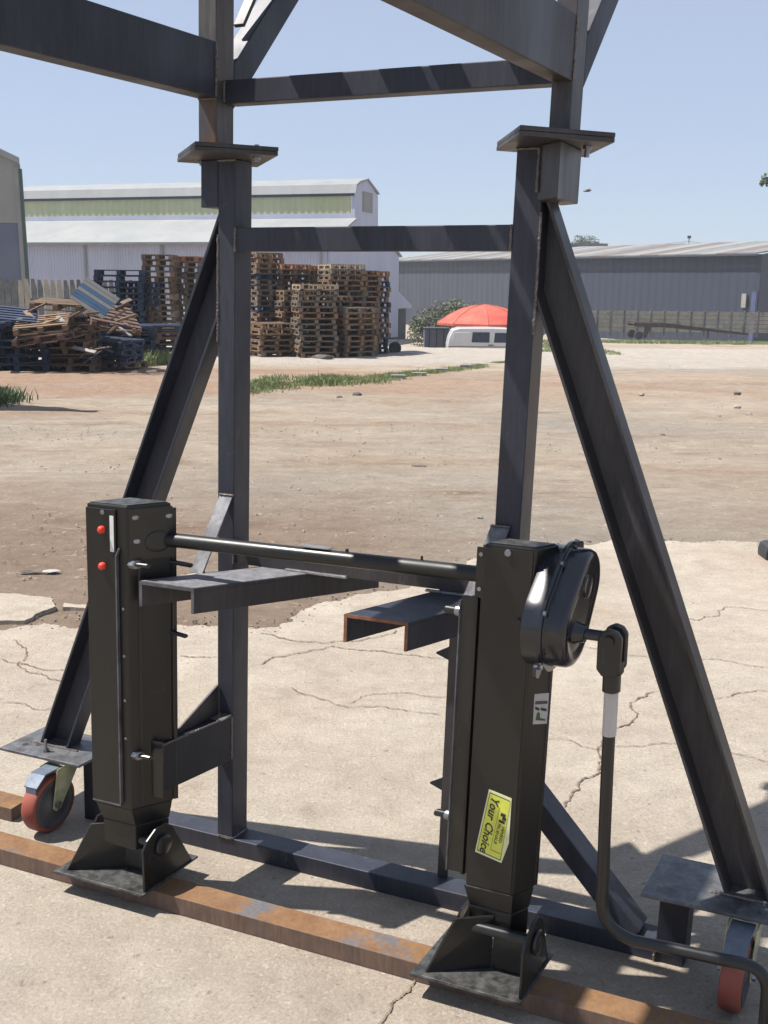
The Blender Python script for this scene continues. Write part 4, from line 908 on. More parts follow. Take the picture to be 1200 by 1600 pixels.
# blue and white ribbed sheet leaning on the heap
c0 = px2w(148, 466, 21.3); sh_ = thing('ribbed_sheet', 'blue and white striped ribbed sheet lying tilted on the scrap heap', 'sheet', tuple(c0))
ex = Vector((.62, .10, -.42)).normalized(); ey = Vector((.42, .35, .55)).normalized()
for i in range(7):
    mat_ = ['whitesheet', 'bluepaint', 'bluepaint', 'whitesheet', 'bluepaint', 'whitesheet', 'whitesheet'][i]
    o_ = (i - 3) * .078; a = c0 + ey * o_ - ex * .36; b = c0 + ey * o_ + ex * .36
    mb = MB(I); mb.bar(a, b, ey * .036, ex.cross(ey).normalized() * .018); mb.build('slat', mat_, sh_)

# ---- precast palisade fence behind the heap
fy = 35.0; f0 = px2w(-60, 436, fy); fe = thing('concrete_fence', 'grey concrete palisade fence with upright pales behind the scrap heap', 'fence', (f0.x, fy, terrain(f0.x, fy)))
x = f0.x; xe = px2w(235, 436, fy).x; i = 0
while x < xe:
    z0 = terrain(x, fy); zt = px2w(100, 437, fy).z + random.uniform(-.03, .03)
    mb = MB(I); w_ = .085
    mb.hexa([(x - w_, fy, z0), (x + w_, fy, z0), (x + w_, fy + .05, z0), (x - w_, fy + .05, z0), (x - w_, fy, zt - .3), (x + w_, fy, zt - .3), (x + w_, fy + .05, zt - .3), (x - w_, fy + .05, zt - .3)])
    mb.hexa([(x - w_, fy, zt - .299), (x + w_, fy, zt - .299), (x + w_, fy + .05, zt - .299), (x - w_, fy + .05, zt - .299), (x - w_ * .5 + .02, fy - .16, zt), (x + w_ * .5 + .02, fy - .16, zt), (x + w_ * .5 + .02, fy - .11, zt), (x - w_ * .5 + .02, fy - .11, zt)])
    mb.build('pale', random.choice(['precast_d', 'precast_d', 'precast']), fe); x += .205; i += 1
MB(I).box(f0.x, xe, fy + .055, fy + .13, px2w(0, 470, fy).z, px2w(0, 465, fy).z).build('rail', 'precast_d', fe)

# ---- shed at the left edge (its gable end)
sy = 46.0; e = px2w(44, 436, sy); et = px2w(33, 252, sy); xr = et.x
def SK(p): return Vector((p[0] - .36 * max(0, p[1] - 46.0), p[1], p[2]))
sh1 = thing('plastered_shed', 'tall beige shed with blue-grey lower wall at the left edge', 'building', (e.x - 3, sy + 4, terrain(e.x, sy)))
zb = terrain(e.x, sy) - .5; zm = px2w(20, 349, sy).z; ridge = px2w(-55, 205, sy).z
xr2 = px2w(44, 440, sy).x
MB(SK).add([(xr2 - 9, sy, zb), (xr2, sy, zb), (px2w(38, 349, sy).x, sy, zm), (xr2 - 9, sy, zm), (xr2 - 9, sy + 14, zb), (xr2, sy + 14, zb), (px2w(38, 349, sy).x, sy + 14, zm), (xr2 - 9, sy + 14, zm)], [(0, 1, 2, 3), (7, 6, 5, 4), (1, 5, 6, 2), (0, 3, 7, 4), (3, 2, 6, 7), (0, 4, 5, 1)]).build('lower_wall', 'bluegrey', sh1)
zc = px2w(0, 352, sy).z
P4 = [(xr2 - 9, zm + .01), (px2w(37, 348, sy).x, zm + .01), (xr - .05, et.z - .12), (px2w(-60, 212, sy).x, px2w(-60, 214, sy).z), (xr2 - 9, px2w(-60, 214, sy).z - 1.2)]
MB(SK).prism(P4, 'y', sy + .02, sy + 14).build('gable_wall', 'beige_wall', sh1)
MB(SK).hexa([(px2w(36, 440, sy).x, sy - .06, zb), (xr2, sy - .06, zb), (xr2, sy + .3, zb), (px2w(36, 440, sy).x, sy + .3, zb), (xr - .28, sy - .06, et.z - .25), (xr - .04, sy - .06, et.z - .25), (xr - .04, sy + .3, et.z - .25), (xr - .28, sy + .3, et.z - .25)]).build('corner_pilaster', 'beige_wall', sh1)
MB(SK).hexa([(xr2 - .02, sy - .12, zb), (xr2 + .10, sy - .12, zb), (xr2 + .10, sy + .0, zb), (xr2 - .02, sy + .0, zb), (xr - .10, sy - .12, et.z - .3), (xr + .02, sy - .12, et.z - .3), (xr + .02, sy + .0, et.z - .3), (xr - .10, sy + .0, et.z - .3)]).build('downpipe', 'greenpipe', sh1)
rp0 = px2w(-60, 205, sy); rp1 = px2w(34, 250, sy)
MB(SK).hexa([(rp0.x, sy - .3, rp0.z - .18), (rp1.x, sy - .3, rp1.z - .18), (rp1.x, sy + 14, rp1.z - .18), (rp0.x, sy + 14, rp0.z - .18), (rp0.x, sy - .3, rp0.z + .06), (rp1.x, sy - .3, rp1.z + .06), (rp1.x, sy + 14, rp1.z + .06), (rp0.x, sy + 14, rp0.z + .06)]).build('roof', 'wh_roof', sh1)

# ---- large warehouse with roof monitor. local frame: u along the eave (to the right), v into its depth
A_ = px2w(516, 540, 70.0); A_.z = terrain(A_.x, 70) - .3
U_ = Vector((22.4, -8.0, 0)).normalized(); V_ = Vector((.336, .942, 0)).normalized()
def WH(p): return Vector((A_.x, A_.y, 0)) + U_ * p[0] + V_ * p[1] + Vector((0, 0, p[2]))
wh = thing('warehouse', 'long pale grey warehouse with raised ridge and green clerestory strip', 'building', (A_.x, A_.y, A_.z))
def zat(px, py, v): # height seen under pixel at distance v into the building
    return px2w(px, py, 70 + v * .94).z
ze = zat(516, 378, 0); zl = zat(545, 343, 4.2) ; zg = zat(545, 306, 4.2); zr = zat(565, 279, 6.4)
zb = A_.z; Lw = 27.0; Wd = 13.2; m0, m1 = 4.2, 8.6
def ribbed(name, u0, u1, v, z0, z1, period, mat, depth=.07, par=wh, fr=WH):
    """corrugated wall: real zig-zag ribs"""
    mb = MB(fr); n = int((u1 - u0) / period); vs = []; fs = []
    for i in range(n + 1):
        u = u0 + i * (u1 - u0) / n; 
        for (du_, dv_) in ((0, 0), (period * .35, 0), (period * .5, -depth), (period * .85, -depth)):
            uu = min(u + du_, u1); vs += [(uu, v + dv_, z0), (uu, v + dv_, z1)]
    for i in range(len(vs) // 2 - 1): fs.append((2 * i, 2 * i + 2, 2 * i + 3, 2 * i + 1))
    mb.add(vs, fs); return mb.build(name, mat, par)
ribbed('long_wall', -Lw, 0, 0, zb, ze, .22, 'wh_wall', .035)
MB(WH).prism([(0, zb), (Wd, zb), (Wd, ze - .55), (m1 + .05, zl - .25), (m1, zg + .3), ((m0 + m1) / 2, zr), (m0, zg + .55), (m0, zl), (0, ze)], 'x', -.25, 0).build('gable_wall', 'wh_wall', wh)
MB(WH).hexa([(-Lw, -.35, ze - .12), (.15, -.35, ze - .12), (.15, m0, zl - .02), (-Lw, m0, zl - .02), (-Lw, -.35, ze), (.15, -.35, ze), (.15, m0, zl + .1), (-Lw, m0, zl + .1)]).build('lower_roof', 'wh_roof', wh)
MB(WH).box(-Lw, -.05, m0 + .02, m0 + .10, zl + .1, zl + .42).build('sill_band', 'wh_wall', wh)
ribbed('clerestory_strip', -Lw, -.30, m0 + .06, zl + .42, zg, .5, 'wh_green', .04)
MB(WH).box(-Lw, -.05, m0 - .12, m0 + .2, zg + .01, zg + .16).build('gutter', 'shed_wall', wh)
mb = MB(WH); ar = [(m0 - .15, zg + .17), (m0 + .05, zg + .75), (m0 + .7, zg + 1.0), ((m0 + m1) / 2, zr + .02), (m1, zg + .5), (m1, zg + .4), ((m0 + m1) / 2, zr - .1), (m0 + .7, zg + .85), (m0 + .15, zg + .6), (m0, zg + .17)]
mb.prism(ar, 'x', -Lw, .12).build('ridge_roof', 'wh_roof', wh)
MB(WH).box(.01, .06, 5.6, 7.4, zl + .6, zl + 1.9).build('louvre', 'beige_wall', wh)
MB(WH).hexa([(-8, m1, zl - .4), (.15, m1, zl - .4), (.15, Wd + .3, ze - .62), (-8, Wd + .3, ze - .62), (-8, m1, zl - .28), (.15, m1, zl - .28), (.15, Wd + .3, ze - .5), (-8, Wd + .3, ze - .5)]).build('lower_roof', 'wh_roof', wh)
for u_ in (-24, -18, -12, -6, -.6):
    MB(WH).box(u_ - .07, u_ + .07, -.16, -.045, zb, ze - .13).build('downpipe', 'wh_roof', wh)
MB(WH).box(-Lw, .1, -.50, -.36, ze - .16, ze - .02).build('gutter', 'roof_c', wh)
# lean-to at the far corner with a dark doorway
z1 = zat(618, 455, 12.9); z2 = zat(640, 477, 15.5); z3 = zat(630, 482, 14)
MB(WH).prism([(Wd, z3), (Wd + 3.2, z3), (Wd + 3.2, z2), (Wd, z1)], 'x', -6, .0).build('lean_to', 'wh_wall', wh)
MB(WH).box(-6, -.4, Wd + .05, Wd + 3.0, zb - 1.5, z3 - .01).build('doorway', 'dkopen', wh)  # solid block; the shade in the doorway is its dark colour
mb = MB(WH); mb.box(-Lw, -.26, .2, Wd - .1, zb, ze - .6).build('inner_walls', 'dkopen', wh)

# ---- long slate shed on the right
s0 = px2w(600, 410, 122); s1 = px2w(1191, 397, 80)
Us = Vector((s1.x - s0.x, s1.y - s0.y, 0)); Ls = Us.length; Us.normalize(); Vs = Vector((-Us.y, Us.x, 0))
if Vs.y < 0: Vs = -Vs
def SH(p): return Vector((s0.x, s0.y, 0)) + Us * p[0] + Vs * p[1] + Vector((0, 0, p[2]))
shd = thing('slate_shed', 'long low slate grey shed with patchy striped roof on the right', 'building', (s0.x, s0.y, terrain(0, 88) - .5))
za0, za1 = px2w(620, 409, 122).z, px2w(1191, 397, 80).z; zbs = px2w(1191, 489, 80).z; zfl = terrain(0, 88) - .4
def zeave(t): return za0 + (za1 - za0) * t
n = 58; mb = MB(SH); mb2 = MB(SH)
period = Ls / 150; 
for part, (ta, tb), mt in ((0, (0, .45), 'shed_wall2'), (1, (.45, 1.0), 'shed_wall')):
    vs = []; fs = []
    u = ta * Ls
    while u < tb * Ls - .01:
        for du_, dv_ in ((0, 0), (.3, 0), (.4, -.022), (.7, -.022)):
            uu = min(u + du_, tb * Ls); vs += [(uu, dv_, zfl), (uu, dv_, zeave(uu / Ls))]
        u += .8
    for i in range(len(vs) // 2 - 1): fs.append((2 * i, 2 * i + 2, 2 * i + 3, 2 * i + 1))
    MB(SH).add(vs, fs).build('long_wall', mt, shd)
MB(SH).hexa([(0, -.55, za0 - .10), (Ls, -.55, za1 - .10), (Ls, -.41, za1 - .10), (0, -.41, za0 - .10), (0, -.55, za0 + .02), (Ls, -.55, za1 + .02), (Ls, -.41, za1 + .02), (0, -.41, za0 + .02)]).build('gutter', 'shed_wall2', shd)
nr = 26; rd = 9.0; rh = 1.25
pat = 'acabacabcabaacbacbcabacabc'
for i in range(nr):
    t0, t1 = i / nr, (i + 1) / nr - .0006
    k_ = {'a': 'roof_a', 'b': 'roof_b', 'c': 'roof_c'}[pat[i]]
    z0, z1_ = zeave(t0), zeave(t1); dz = random.uniform(0, .04)
    MB(SH).hexa([(t0 * Ls, -.4, z0 + dz), (t1 * Ls, -.4, z1_ + dz), (t1 * Ls, rd, z1_ + rh + dz), (t0 * Ls, rd, z0 + rh + dz), (t0 * Ls, -.4, z0 + .09 + dz), (t1 * Ls, -.4, z1_ + .09 + dz), (t1 * Ls, rd, z1_ + rh + .09 + dz), (t0 * Ls, rd, z0 + rh + .09 + dz)]).build('roof_sheet', k_, shd)
MB(SH).hexa([(Ls - .02, 0, zfl), (Ls + .0, 0, zfl), (Ls, 2 * rd, zfl), (Ls - .02, 2 * rd, zfl), (Ls - .02, 0, za1), (Ls, 0, za1), (Ls, rd, za1 + rh), (Ls - .02, rd, za1 + rh)]).build('end_wall', 'shed_wall2', shd)
MB(SH).box(Ls - .40, Ls - .02, -.30, -.07, zfl, zbs + 1.5).build('column', 'bluecol', shd)
MB(SH).box(Ls - 1.35, Ls - .95, -.22, -.07, zbs + .35, zbs + 1.35).build('sign_panel', 'beige_wall', shd)
vb0 = px2w(889, 389, 118); vb1 = px2w(947, 381, 118)
vt = MB(I).box(vb0.x, vb1.x, 117, 119, vb0.z - .6, vb1.z); tag(vt.build('roof_ventilator', 'roof_a'), 'white box ventilator on the slate shed roof below the round tree', 'ventilator')

# ---- precast wall with posts and planks in front of that shed
pf = thing('precast_wall', 'low precast concrete plank wall in front of the slate shed', 'wall', (14, 76, terrain(14, 76)))
wy = 76.0; xa = px2w(850, 500, wy).x; xb = px2w(1290, 500, wy).x; bay = .92; x = xa
ztop = px2w(1050, 486, wy).z
while x < xb:
    z0 = px2w(1050, 519, wy).z
    MB(I).box(x - .07, x + .07, wy - .06, wy + .08, z0 - .3, ztop + .05).build('post', 'precast_d', pf)
    hh = (ztop - z0) / 5
    for j in range(5):
        dy_ = random.uniform(0, .02)
        MB(I).box(x + .072, x + bay - .072, wy + dy_, wy + .04 + dy_, z0 + j * hh + .015, z0 + (j + 1) * hh - .02).build('plank', 'precast', pf)
    x += bay

# ---- long low ramp trailer
ty = 63.0
def T3(px, py, dy=0): q = px2w(px, py, ty); return (q.x, ty + dy, q.z)
tr = thing('ramp_trailer', 'long low dark steel ramp trailer parked in front of the plank wall', 'trailer', T3(1080, 527))
a0, a1, b0_, b1_ = T3(991, 504), T3(1040, 505), T3(1170, 521), T3(1170, 524)
for dy_ in (0, 1.6):
    MB(I).hexa([(a0[0], ty + dy_, a0[2] - .22), (a1[0], ty + dy_, a1[2] - .24), (a1[0], ty + dy_ + .1, a1[2] - .24), (a0[0], ty + dy_ + .1, a0[2] - .22), (a0[0], ty + dy_, a0[2]), (a1[0], ty + dy_, a1[2]), (a1[0], ty + dy_ + .1, a1[2]), (a0[0], ty + dy_ + .1, a0[2])]).build('side_beam', 'darksteel', tr)
    MB(I).hexa([(a1[0], ty + dy_, a1[2] - .24), (b0_[0], ty + dy_, b1_[2]), (b0_[0], ty + dy_ + .1, b1_[2]), (a1[0], ty + dy_ + .1, a1[2] - .24), (a1[0], ty + dy_, a1[2] - .005), (b0_[0], ty + dy_, b0_[2]), (b0_[0], ty + dy_ + .1, b0_[2]), (a1[0], ty + dy_ + .1, a1[2] - .005)]).build('side_beam', 'darksteel', tr)
MB(I).hexa([(a0[0], ty + .1, a0[2] - .08), (a1[0], ty + .1, a1[2] - .08), (a1[0], ty + 1.6, a1[2] - .08), (a0[0], ty + 1.6, a0[2] - .08), (a0[0], ty + .1, a0[2] - .03), (a1[0], ty + .1, a1[2] - .03), (a1[0], ty + 1.6, a1[2] - .03), (a0[0], ty + 1.6, a0[2] - .03)]).build('deck', 'darksteel', tr)
MB(I).hexa([(a1[0], ty + .1, a1[2] - .08), (b0_[0], ty + .1, b0_[2] - .06), (b0_[0], ty + 1.6, b0_[2] - .06), (a1[0], ty + 1.6, a1[2] - .08), (a1[0], ty + .1, a1[2] - .03), (b0_[0], ty + .1, b0_[2] - .02), (b0_[0], ty + 1.6, b0_[2] - .02), (a1[0], ty + 1.6, a1[2] - .03)]).build('ramp', 'darksteel', tr)
wc = T3(997, 523.5)
for dy_ in (-.2, 1.7): MB(I).lathe((wc[0], ty + dy_, wc[2]), 'y', [(0, .12), (0, .20), (.02, .24), (.18, .24), (.2, .20), (.2, .12)], 24).build('wheel', 'rubber', tr, smooth=True)
lg = T3(1007, 528); MB(I).hexa([(lg[0] - .05, ty, lg[2]), (lg[0] + .10, ty, lg[2]), (lg[0] + .10, ty + .1, lg[2]), (lg[0] - .05, ty + .1, lg[2]), (lg[0] - .02, ty, a0[2] - .23), (lg[0] + .34, ty, a0[2] - .23), (lg[0] + .34, ty + .1, a0[2] - .23), (lg[0] - .02, ty + .1, a0[2] - .23)]).build('leg', 'darksteel', tr)
lg = T3(1106, 528); MB(I).box(lg[0] - .04, lg[0] + .04, ty, ty + .1, lg[2], lg[2] + .42).build('leg', 'darksteel', tr)

# ---- white van behind the bank
vy = 52.0; v0 = px2w(700, 512, vy); v1 = px2w(852, 512, vy); zr_ = px2w(760, 512.5, vy).z; zg_ = zr_ - 1.92; Lv = v1.x - v0.x
van = thing('van', 'white panel van parked beyond the bank under the red parasol', 'van', (v0.x + Lv / 2, vy, zg_))
prf = [(.0, .35), (.0, 1.1), (.015, 1.45), (.05, 1.80), (.12, 1.90), (.45, 1.92), (.62, 1.90), (.70, 1.82), (.82, 1.25), (.96, 1.05), (1.0, .85), (1.0, .35)]
vb = MB(I); vb.prism([(v0.x + Lv * u, zg_ + z) for u, z in prf], 'y', vy, vy + 1.8); body = vb.build('body', 'carwhite', van, .035)
for (u0, u1, z0, z1, mt, nm, lb) in ((.245, .43, 1.24, 1.72, 'glass', 'side_window', None), (.475, .70, 1.24, 1.70, 'glass', 'side_window', None), (.04, .225, 1.24, 1.70, 'carwhite', 'side_panel', None)):
    MB(I).hexa([(v0.x + Lv * (u0 + (.01 if u0 > .1 else 0)), vy - .022, zg_ + z0), (v0.x + Lv * u1, vy - .022, zg_ + z0), (v0.x + Lv * u1, vy - .004, zg_ + z0), (v0.x + Lv * u0, vy - .004, zg_ + z0), (v0.x + Lv * (u0 + (.03 if u0 < .1 else .01)), vy - .022, zg_ + z1), (v0.x + Lv * (u1 - (.06 if u1 > .6 else .0)), vy - .022, zg_ + z1), (v0.x + Lv * (u1 - (.06 if u1 > .6 else 0)), vy - .004, zg_ + z1), (v0.x + Lv * (u0 + .01), vy - .004, zg_ + z1)]).build(nm, mt, van, .01)
MB(I).box(v0.x + Lv * .01, v0.x + Lv * .97, vy - .02, vy - .004, zg_ + 1.02, zg_ + 1.06).build('trim_strip', 'roof_c', van)
MB(I).box(v0.x + Lv * .42, v0.x + Lv * .47, vy - .05, vy - .021, zg_ + 1.10, zg_ + 1.14).build('door_handle', 'rubber', van)
for u in (.17, .80): MB(I).lathe((v0.x + Lv * u, vy - .05, zg_ + .33), 'y', [(0, .2), (0, .30), (.03, .33), (.2, .33)], 24).build('wheel', 'rubber', van, smooth=True)

# ---- red parasol over the van
uy = 56.0; uc = px2w(757, 490, uy); ue = px2w(683, 503, uy); rr = (uc.x - ue.x); zt_ = px2w(757, 475.5, uy).z; zh_ = px2w(757, 505, uy).z
par = thing('parasol', 'large red canvas parasol beside the white van', 'parasol', (uc.x, uy, zh_ - 2.2))
mb = MB(I); ns = 16; rings = [(0.02, 1.0), (.25, .93), (.5, .76), (.75, .45), (1.0, .02)]; vs = []; fs = []
for (k_, h_) in rings:
    for s_ in range(ns):
        a = 2 * math.pi * s_ / ns; sag = 1 - .035 * (s_ % 2) * k_
        vs.append((uc.x + rr * k_ * math.cos(a) * sag, uy + rr * k_ * math.sin(a) * sag, zh_ + (zt_ - zh_) * h_))
for j in range(len(rings) - 1):
    for s_ in range(ns): a_, b_ = j * ns + s_, j * ns + (s_ + 1) % ns; fs.append((a_, b_, b_ + ns, a_ + ns))
fs.append(tuple(range(ns)))
o_ = len(vs)
for s_ in range(ns):
    a = 2 * math.pi * s_ / ns; sag = 1 - .035 * (s_ % 2); vs.append((uc.x + rr * math.cos(a) * sag, uy + rr * math.sin(a) * sag, zh_ - .10 + .02 * (s_ % 2)))
for s_ in range(ns): fs.append(((len(rings) - 1) * ns + s_, (len(rings) - 1) * ns + (s_ + 1) % ns, o_ + (s_ + 1) % ns, o_ + s_))
mb.add(vs, fs).build('canopy', 'redcanvas', par)
for s_ in range(8):
    a = 2 * math.pi * s_ / 8; MB(I).sweep([(uc.x + rr * k_ * math.cos(a), uy + rr * k_ * math.sin(a), zh_ + (zt_ - zh_) * h_ + .012) for (k_, h_) in rings[::-1]], .012, 4).build('seam', 'rust_edge', par)
MB(I).cyl((uc.x, uy, zh_ - 2.6), (uc.x, uy, zt_ - .02), .04, 10).build('pole', 'roof_a', par)
for s_ in range(8):
    a = 2 * math.pi * s_ / 8; MB(I).cyl((uc.x, uy, zt_ - .25), (uc.x + rr * .98 * math.cos(a), uy + rr * .98 * math.sin(a), zh_ + .0), .015, 5).build('rib', 'darksteel', par)

# ---- dark bin, tyre
by_ = 58.0; c = px2w(680, 530, by_); w0_, w1_ = px2w(663, 530, by_).x, px2w(701, 530, by_).x; zt_ = px2w(680, 512.5, by_).z
skip = thing('waste_bin', 'dark blue-grey steel bin standing beside the white van', 'bin', (c.x, by_, zt_ - 1.5))
MB(I).box(w0_, w1_, by_, by_ + 1.2, zt_ - 1.6, zt_ - .06).build('bin_body', 'binblue', skip, .02)
MB(I).box(w0_ - .04, w1_ + .04, by_ - .04, by_ + 1.24, zt_ - .055, zt_).build('rim', 'shed_wall2', skip)
for k_ in (.2, .5, .8): MB(I).box(w0_ + (w1_ - w0_) * k_ - .03, w0_ + (w1_ - w0_) * k_ + .03, by_ - .03, by_ - .001, zt_ - 1.6, zt_ - .06).build('stiffener', 'shed_wall', skip)
g_ = ground_hit(617, 551, 28); tyre = MB(I).lathe((g_.x, g_.y, g_.z + .13), 'y', [(-.09, .09), (-.10, .14), (-.07, .185), (.07, .185), (.10, .14), (.09, .09)], 24)
tag(tyre.build('tyre', 'rubber', smooth=True), 'small dark tyre standing at the open end of the pallet stacks', 'tyre')

pst = px2w(619, 528, g_.y); po = MB(I).cyl((g_.x + .08, g_.y + .3, g_.z), (g_.x + .08, g_.y + .3, pst.z), .012, 6).build('marker_rod', 'roof_c'); tag(po, 'thin upright rod beside the small tyre', 'rod')

# ---- vegetation
def leaf_cloud(mb, c, rad, n, size, squash=(1, 1, 1), lump=1.2):
    for i in range(n):
        d = Vector((random.gauss(0, 1), random.gauss(0, 1), random.gauss(0, 1))).normalized()
        r = (random.random() ** .45); k_ = 1 + .35 * noise.noise(d * lump + Vector(c) * .13)
        p = Vector(c) + Vector((d.x * rad * squash[0], d.y * rad * squash[1], d.z * rad * squash[2])) * r * k_
        a = Vector((random.uniform(-1, 1), random.uniform(-1, 1), random.uniform(-1, 1))).normalized(); b = a.cross(Vector((random.uniform(-1, 1), random.uniform(-1, 1), random.uniform(-1, 1)))).normalized()
        s_ = size * random.uniform(.6, 1.3)
        mb.add([tuple(p - a * s_), tuple(p + b * s_ * .5), tuple(p + a * s_), tuple(p - b * s_ * .5)], [(0, 1, 2, 3)])
def limbs(mb, base, top, r0, n, spread, sub=2):
    base = Vector(base); top = Vector(top); mb.sweep([tuple(base), tuple(base.lerp(top, .5) + Vector((.05, 0, 0))), tuple(top)], [r0, r0 * .75, r0 * .4], 8)
    for i in range(n):
        s_ = base.lerp(top, random.uniform(.45, 1)); e_ = s_ + Vector((random.uniform(-1, 1), random.uniform(-1, 1), random.uniform(.4, 1.1))) * spread
        mb.sweep([tuple(s_), tuple(s_.lerp(e_, .5) + Vector((0, 0, spread * .1))), tuple(e_)], [r0 * .35, r0 * .22, r0 * .08], 5)
        for j in range(sub):
            s2 = s_.lerp(e_, random.uniform(.4, .9)); e2 = s2 + Vector((random.uniform(-1, 1), random.uniform(-1, 1), random.uniform(.2, 1))) * spread * .45
            mb.sweep([tuple(s2), tuple(e2)], [r0 * .12, r0 * .04], 4)
# olive bush by the van
by2 = 64.0; c = px2w(688, 505, by2); bush = thing('bush', 'dusty olive bush growing between warehouse and white van', 'bush', (c.x, by2, terrain(c.x, by2)))
mb = MB(I)
for (px, py, r_) in ((655, 525, .75), (668, 505, .9), (690, 492, .9), (712, 484, .7), (735, 492, .8), (680, 515, .9), (705, 503, .9), (652, 508, .5)):
    q = px2w(px, py, by2); leaf_cloud(mb, (q.x, by2 + random.uniform(-.4, .4), q.z), r_, 520, .085)
mb.build('foliage', 'leaf_olive', bush)
mb = MB(I); limbs(mb, (c.x, by2, c.z - 2.2), (c.x, by2, c.z + .4), .09, 8, 1.0); mb.build('branch', 'bark', bush)
# round tree behind the shed
def far_tree(pxc, pytop, pybot, halfw, y, lab, mat='leaf_dark', n=2200):
    c = px2w(pxc, (pytop + pybot) / 2, y); zt_ = px2w(pxc, pytop, y).z; w_ = halfw / FPX * y
    t_ = thing('tree', lab, 'tree', (c.x, y, terrain(0, 88) - 1)); mb = MB(I); hgt = zt_ - px2w(pxc, pybot, y).z
    for k_ in range(9):
        leaf_cloud(mb, (c.x + random.uniform(-.6, .6) * w_, y + random.uniform(-1, 1), zt_ - hgt * random.uniform(.38, .75)), w_ * .48, n // 9, w_ * .055, (1, 1, .8))
    mb.build('crown', mat, t_)
    mb = MB(I); limbs(mb, (c.x, y, -4), (c.x, y, zt_ - hgt * .5), .25, 6, w_ * .5); mb.build('trunk', 'bark', t_)
far_tree(921, 365, 400, 27, 140, 'round dark green tree rising behind the slate shed roof')
far_tree(962, 384, 402, 11, 150, 'small dark treetop peeping over the shed, nearest the round tree', n=700)
far_tree(985, 386, 404, 9, 155, 'small dark treetop over the shed, farther from the round tree', n=600)
c = px2w(1155, 378, 140); dt = thing('tree', 'bare leafless tree top behind the shed roof', 'tree', (c.x, 140, -4))
mb = MB(I); limbs(mb, (c.x, 140, -4), (c.x, 140, px2w(1155, 384, 140).z), .22, 16, 1.3, 4); mb.build('trunk', 'bark', dt)
# mast and wires behind the shed
c = px2w(1077, 369, 130); ms = thing('mast', 'thin pole with a lamp head behind the shed roof', 'mast', (c.x, 130, -4))
MB(I).cyl((c.x, 130, -4), (c.x, 130, c.z), .06, 8).build('pole', 'roof_c', ms); MB(I).box(c.x - .18, c.x + .18, 129.85, 130.15, c.z - .25, c.z + .05).build('lamp_head', 'shed_wall', ms)
w1p = px2w(1077, 377, 130); 
for i_, (px, py) in enumerate(((900, 388), (1240, 392))):
    q = px2w(px, py, 150); mid = (w1p + q) / 2 - Vector((0, 0, .35))
    o = MB(I).sweep([tuple(w1p), tuple(mid), tuple(q)], .02, 4).build('wire', 'shed_wall'); tag(o, ['overhead wire running from the thin pole towards the round tree', 'overhead wire running from the thin pole past the bare tree'][i_], 'wire')
# leafy twig reaching in from a tree outside the frame on the right
tb = px2w(1330, 300, 30.0); tw = thing('tree', 'leafy tree twig poking in at the upper right edge', 'tree', (tb.x, 30, terrain(tb.x, 30)))
mb = MB(I); leaf_cloud(mb, (tb.x, 30, tb.z + .2), 1.75, 4200, .07, (1, 1, .9))
for (px, py, r_, n_) in ((1193, 281, .11, 60), (1204, 283, .14, 80), (1190, 287, .07, 30), (1196, 273, .05, 16), (1215, 290, .22, 120)):
    q = px2w(px, py, 30.0); leaf_cloud(mb, tuple(q), r_, n_, .045)
mb.build('crown', 'leaf_dark', tw); mb = MB(I); limbs(mb, (tb.x, 30, terrain(tb.x, 30)), (tb.x, 30, tb.z), .16, 8, 1.2)
q = px2w(1195, 283, 30.0); mb.sweep([(tb.x, 30, tb.z), tuple(q.lerp(tb, .4)), tuple(q)], [.03, .015, .006], 5); mb.build('trunk', 'bark', tw)
# gull-like bird in the sky
c = px2w(918, 299, 40.0); bd = thing('bird', 'small dark bird flying in the sky right of the right post', 'bird', tuple(c))
MB(I).sweep([(c.x - .16, 40, c.z + .0), (c.x - .05, 40, c.z + .01), (c.x + .06, 40, c.z + .02), (c.x + .14, 40, c.z + .05)], [.008, .035, .035, .015], 8).build('body', 'bird', bd, smooth=True)
for s_ in (-1, 1):
    MB(I).add([(c.x - .03, 40, c.z + .03), (c.x + .05, 40, c.z + .03), (c.x + .10 + s_ * .03, 40 + s_ * .25, c.z + .06 + s_ * .03), (c.x + .20 * (s_ > 0) - .22 * (s_ < 0), 40 + s_ * .45, c.z + (.16 if s_ > 0 else .03)), (c.x - .02, 40 + s_ * .2, c.z + .06)], [(0, 1, 2, 3, 4)]).build('wing', 'bird', bd)

# grass and weeds (stuff)
def blades(name, spots, h, w_, mat, lab, cat):
    mb = MB(I)
    for (x_, y_, k_) in spots:
        z_ = terrain(x_, y_) - .02; hh = h * k_ * random.uniform(.5, 1.25); a = random.uniform(0, 6.28); l_ = hh * random.uniform(.1, .7)
        dx, dy_ = math.cos(a) * w_, math.sin(a) * w_; lx, ly = math.cos(a + 1.57 + random.uniform(-1, 1)) * l_, math.sin(a + 1.57) * l_
        mb.add([(x_ - dx, y_ - dy_, z_), (x_ + dx, y_ + dy_, z_), (x_ + dx * .6 + lx * .4, y_ + dy_ * .6 + ly * .4, z_ + hh * .6), (x_ + lx, y_ + ly, z_ + hh), (x_ - dx * .6 + lx * .4, y_ - dy_ * .6 + ly * .4, z_ + hh * .6)], [(0, 1, 2, 3, 4)])
    o = mb.build(name, mat, kind='stuff'); tag(o, lab, cat); return o
sp = []
ax = [(395, 604), (440, 600), (520, 596), (600, 591), (660, 584), (700, 578), (770, 571), (800, 566)]
cl = [ground_hit(*q) for q in ax]
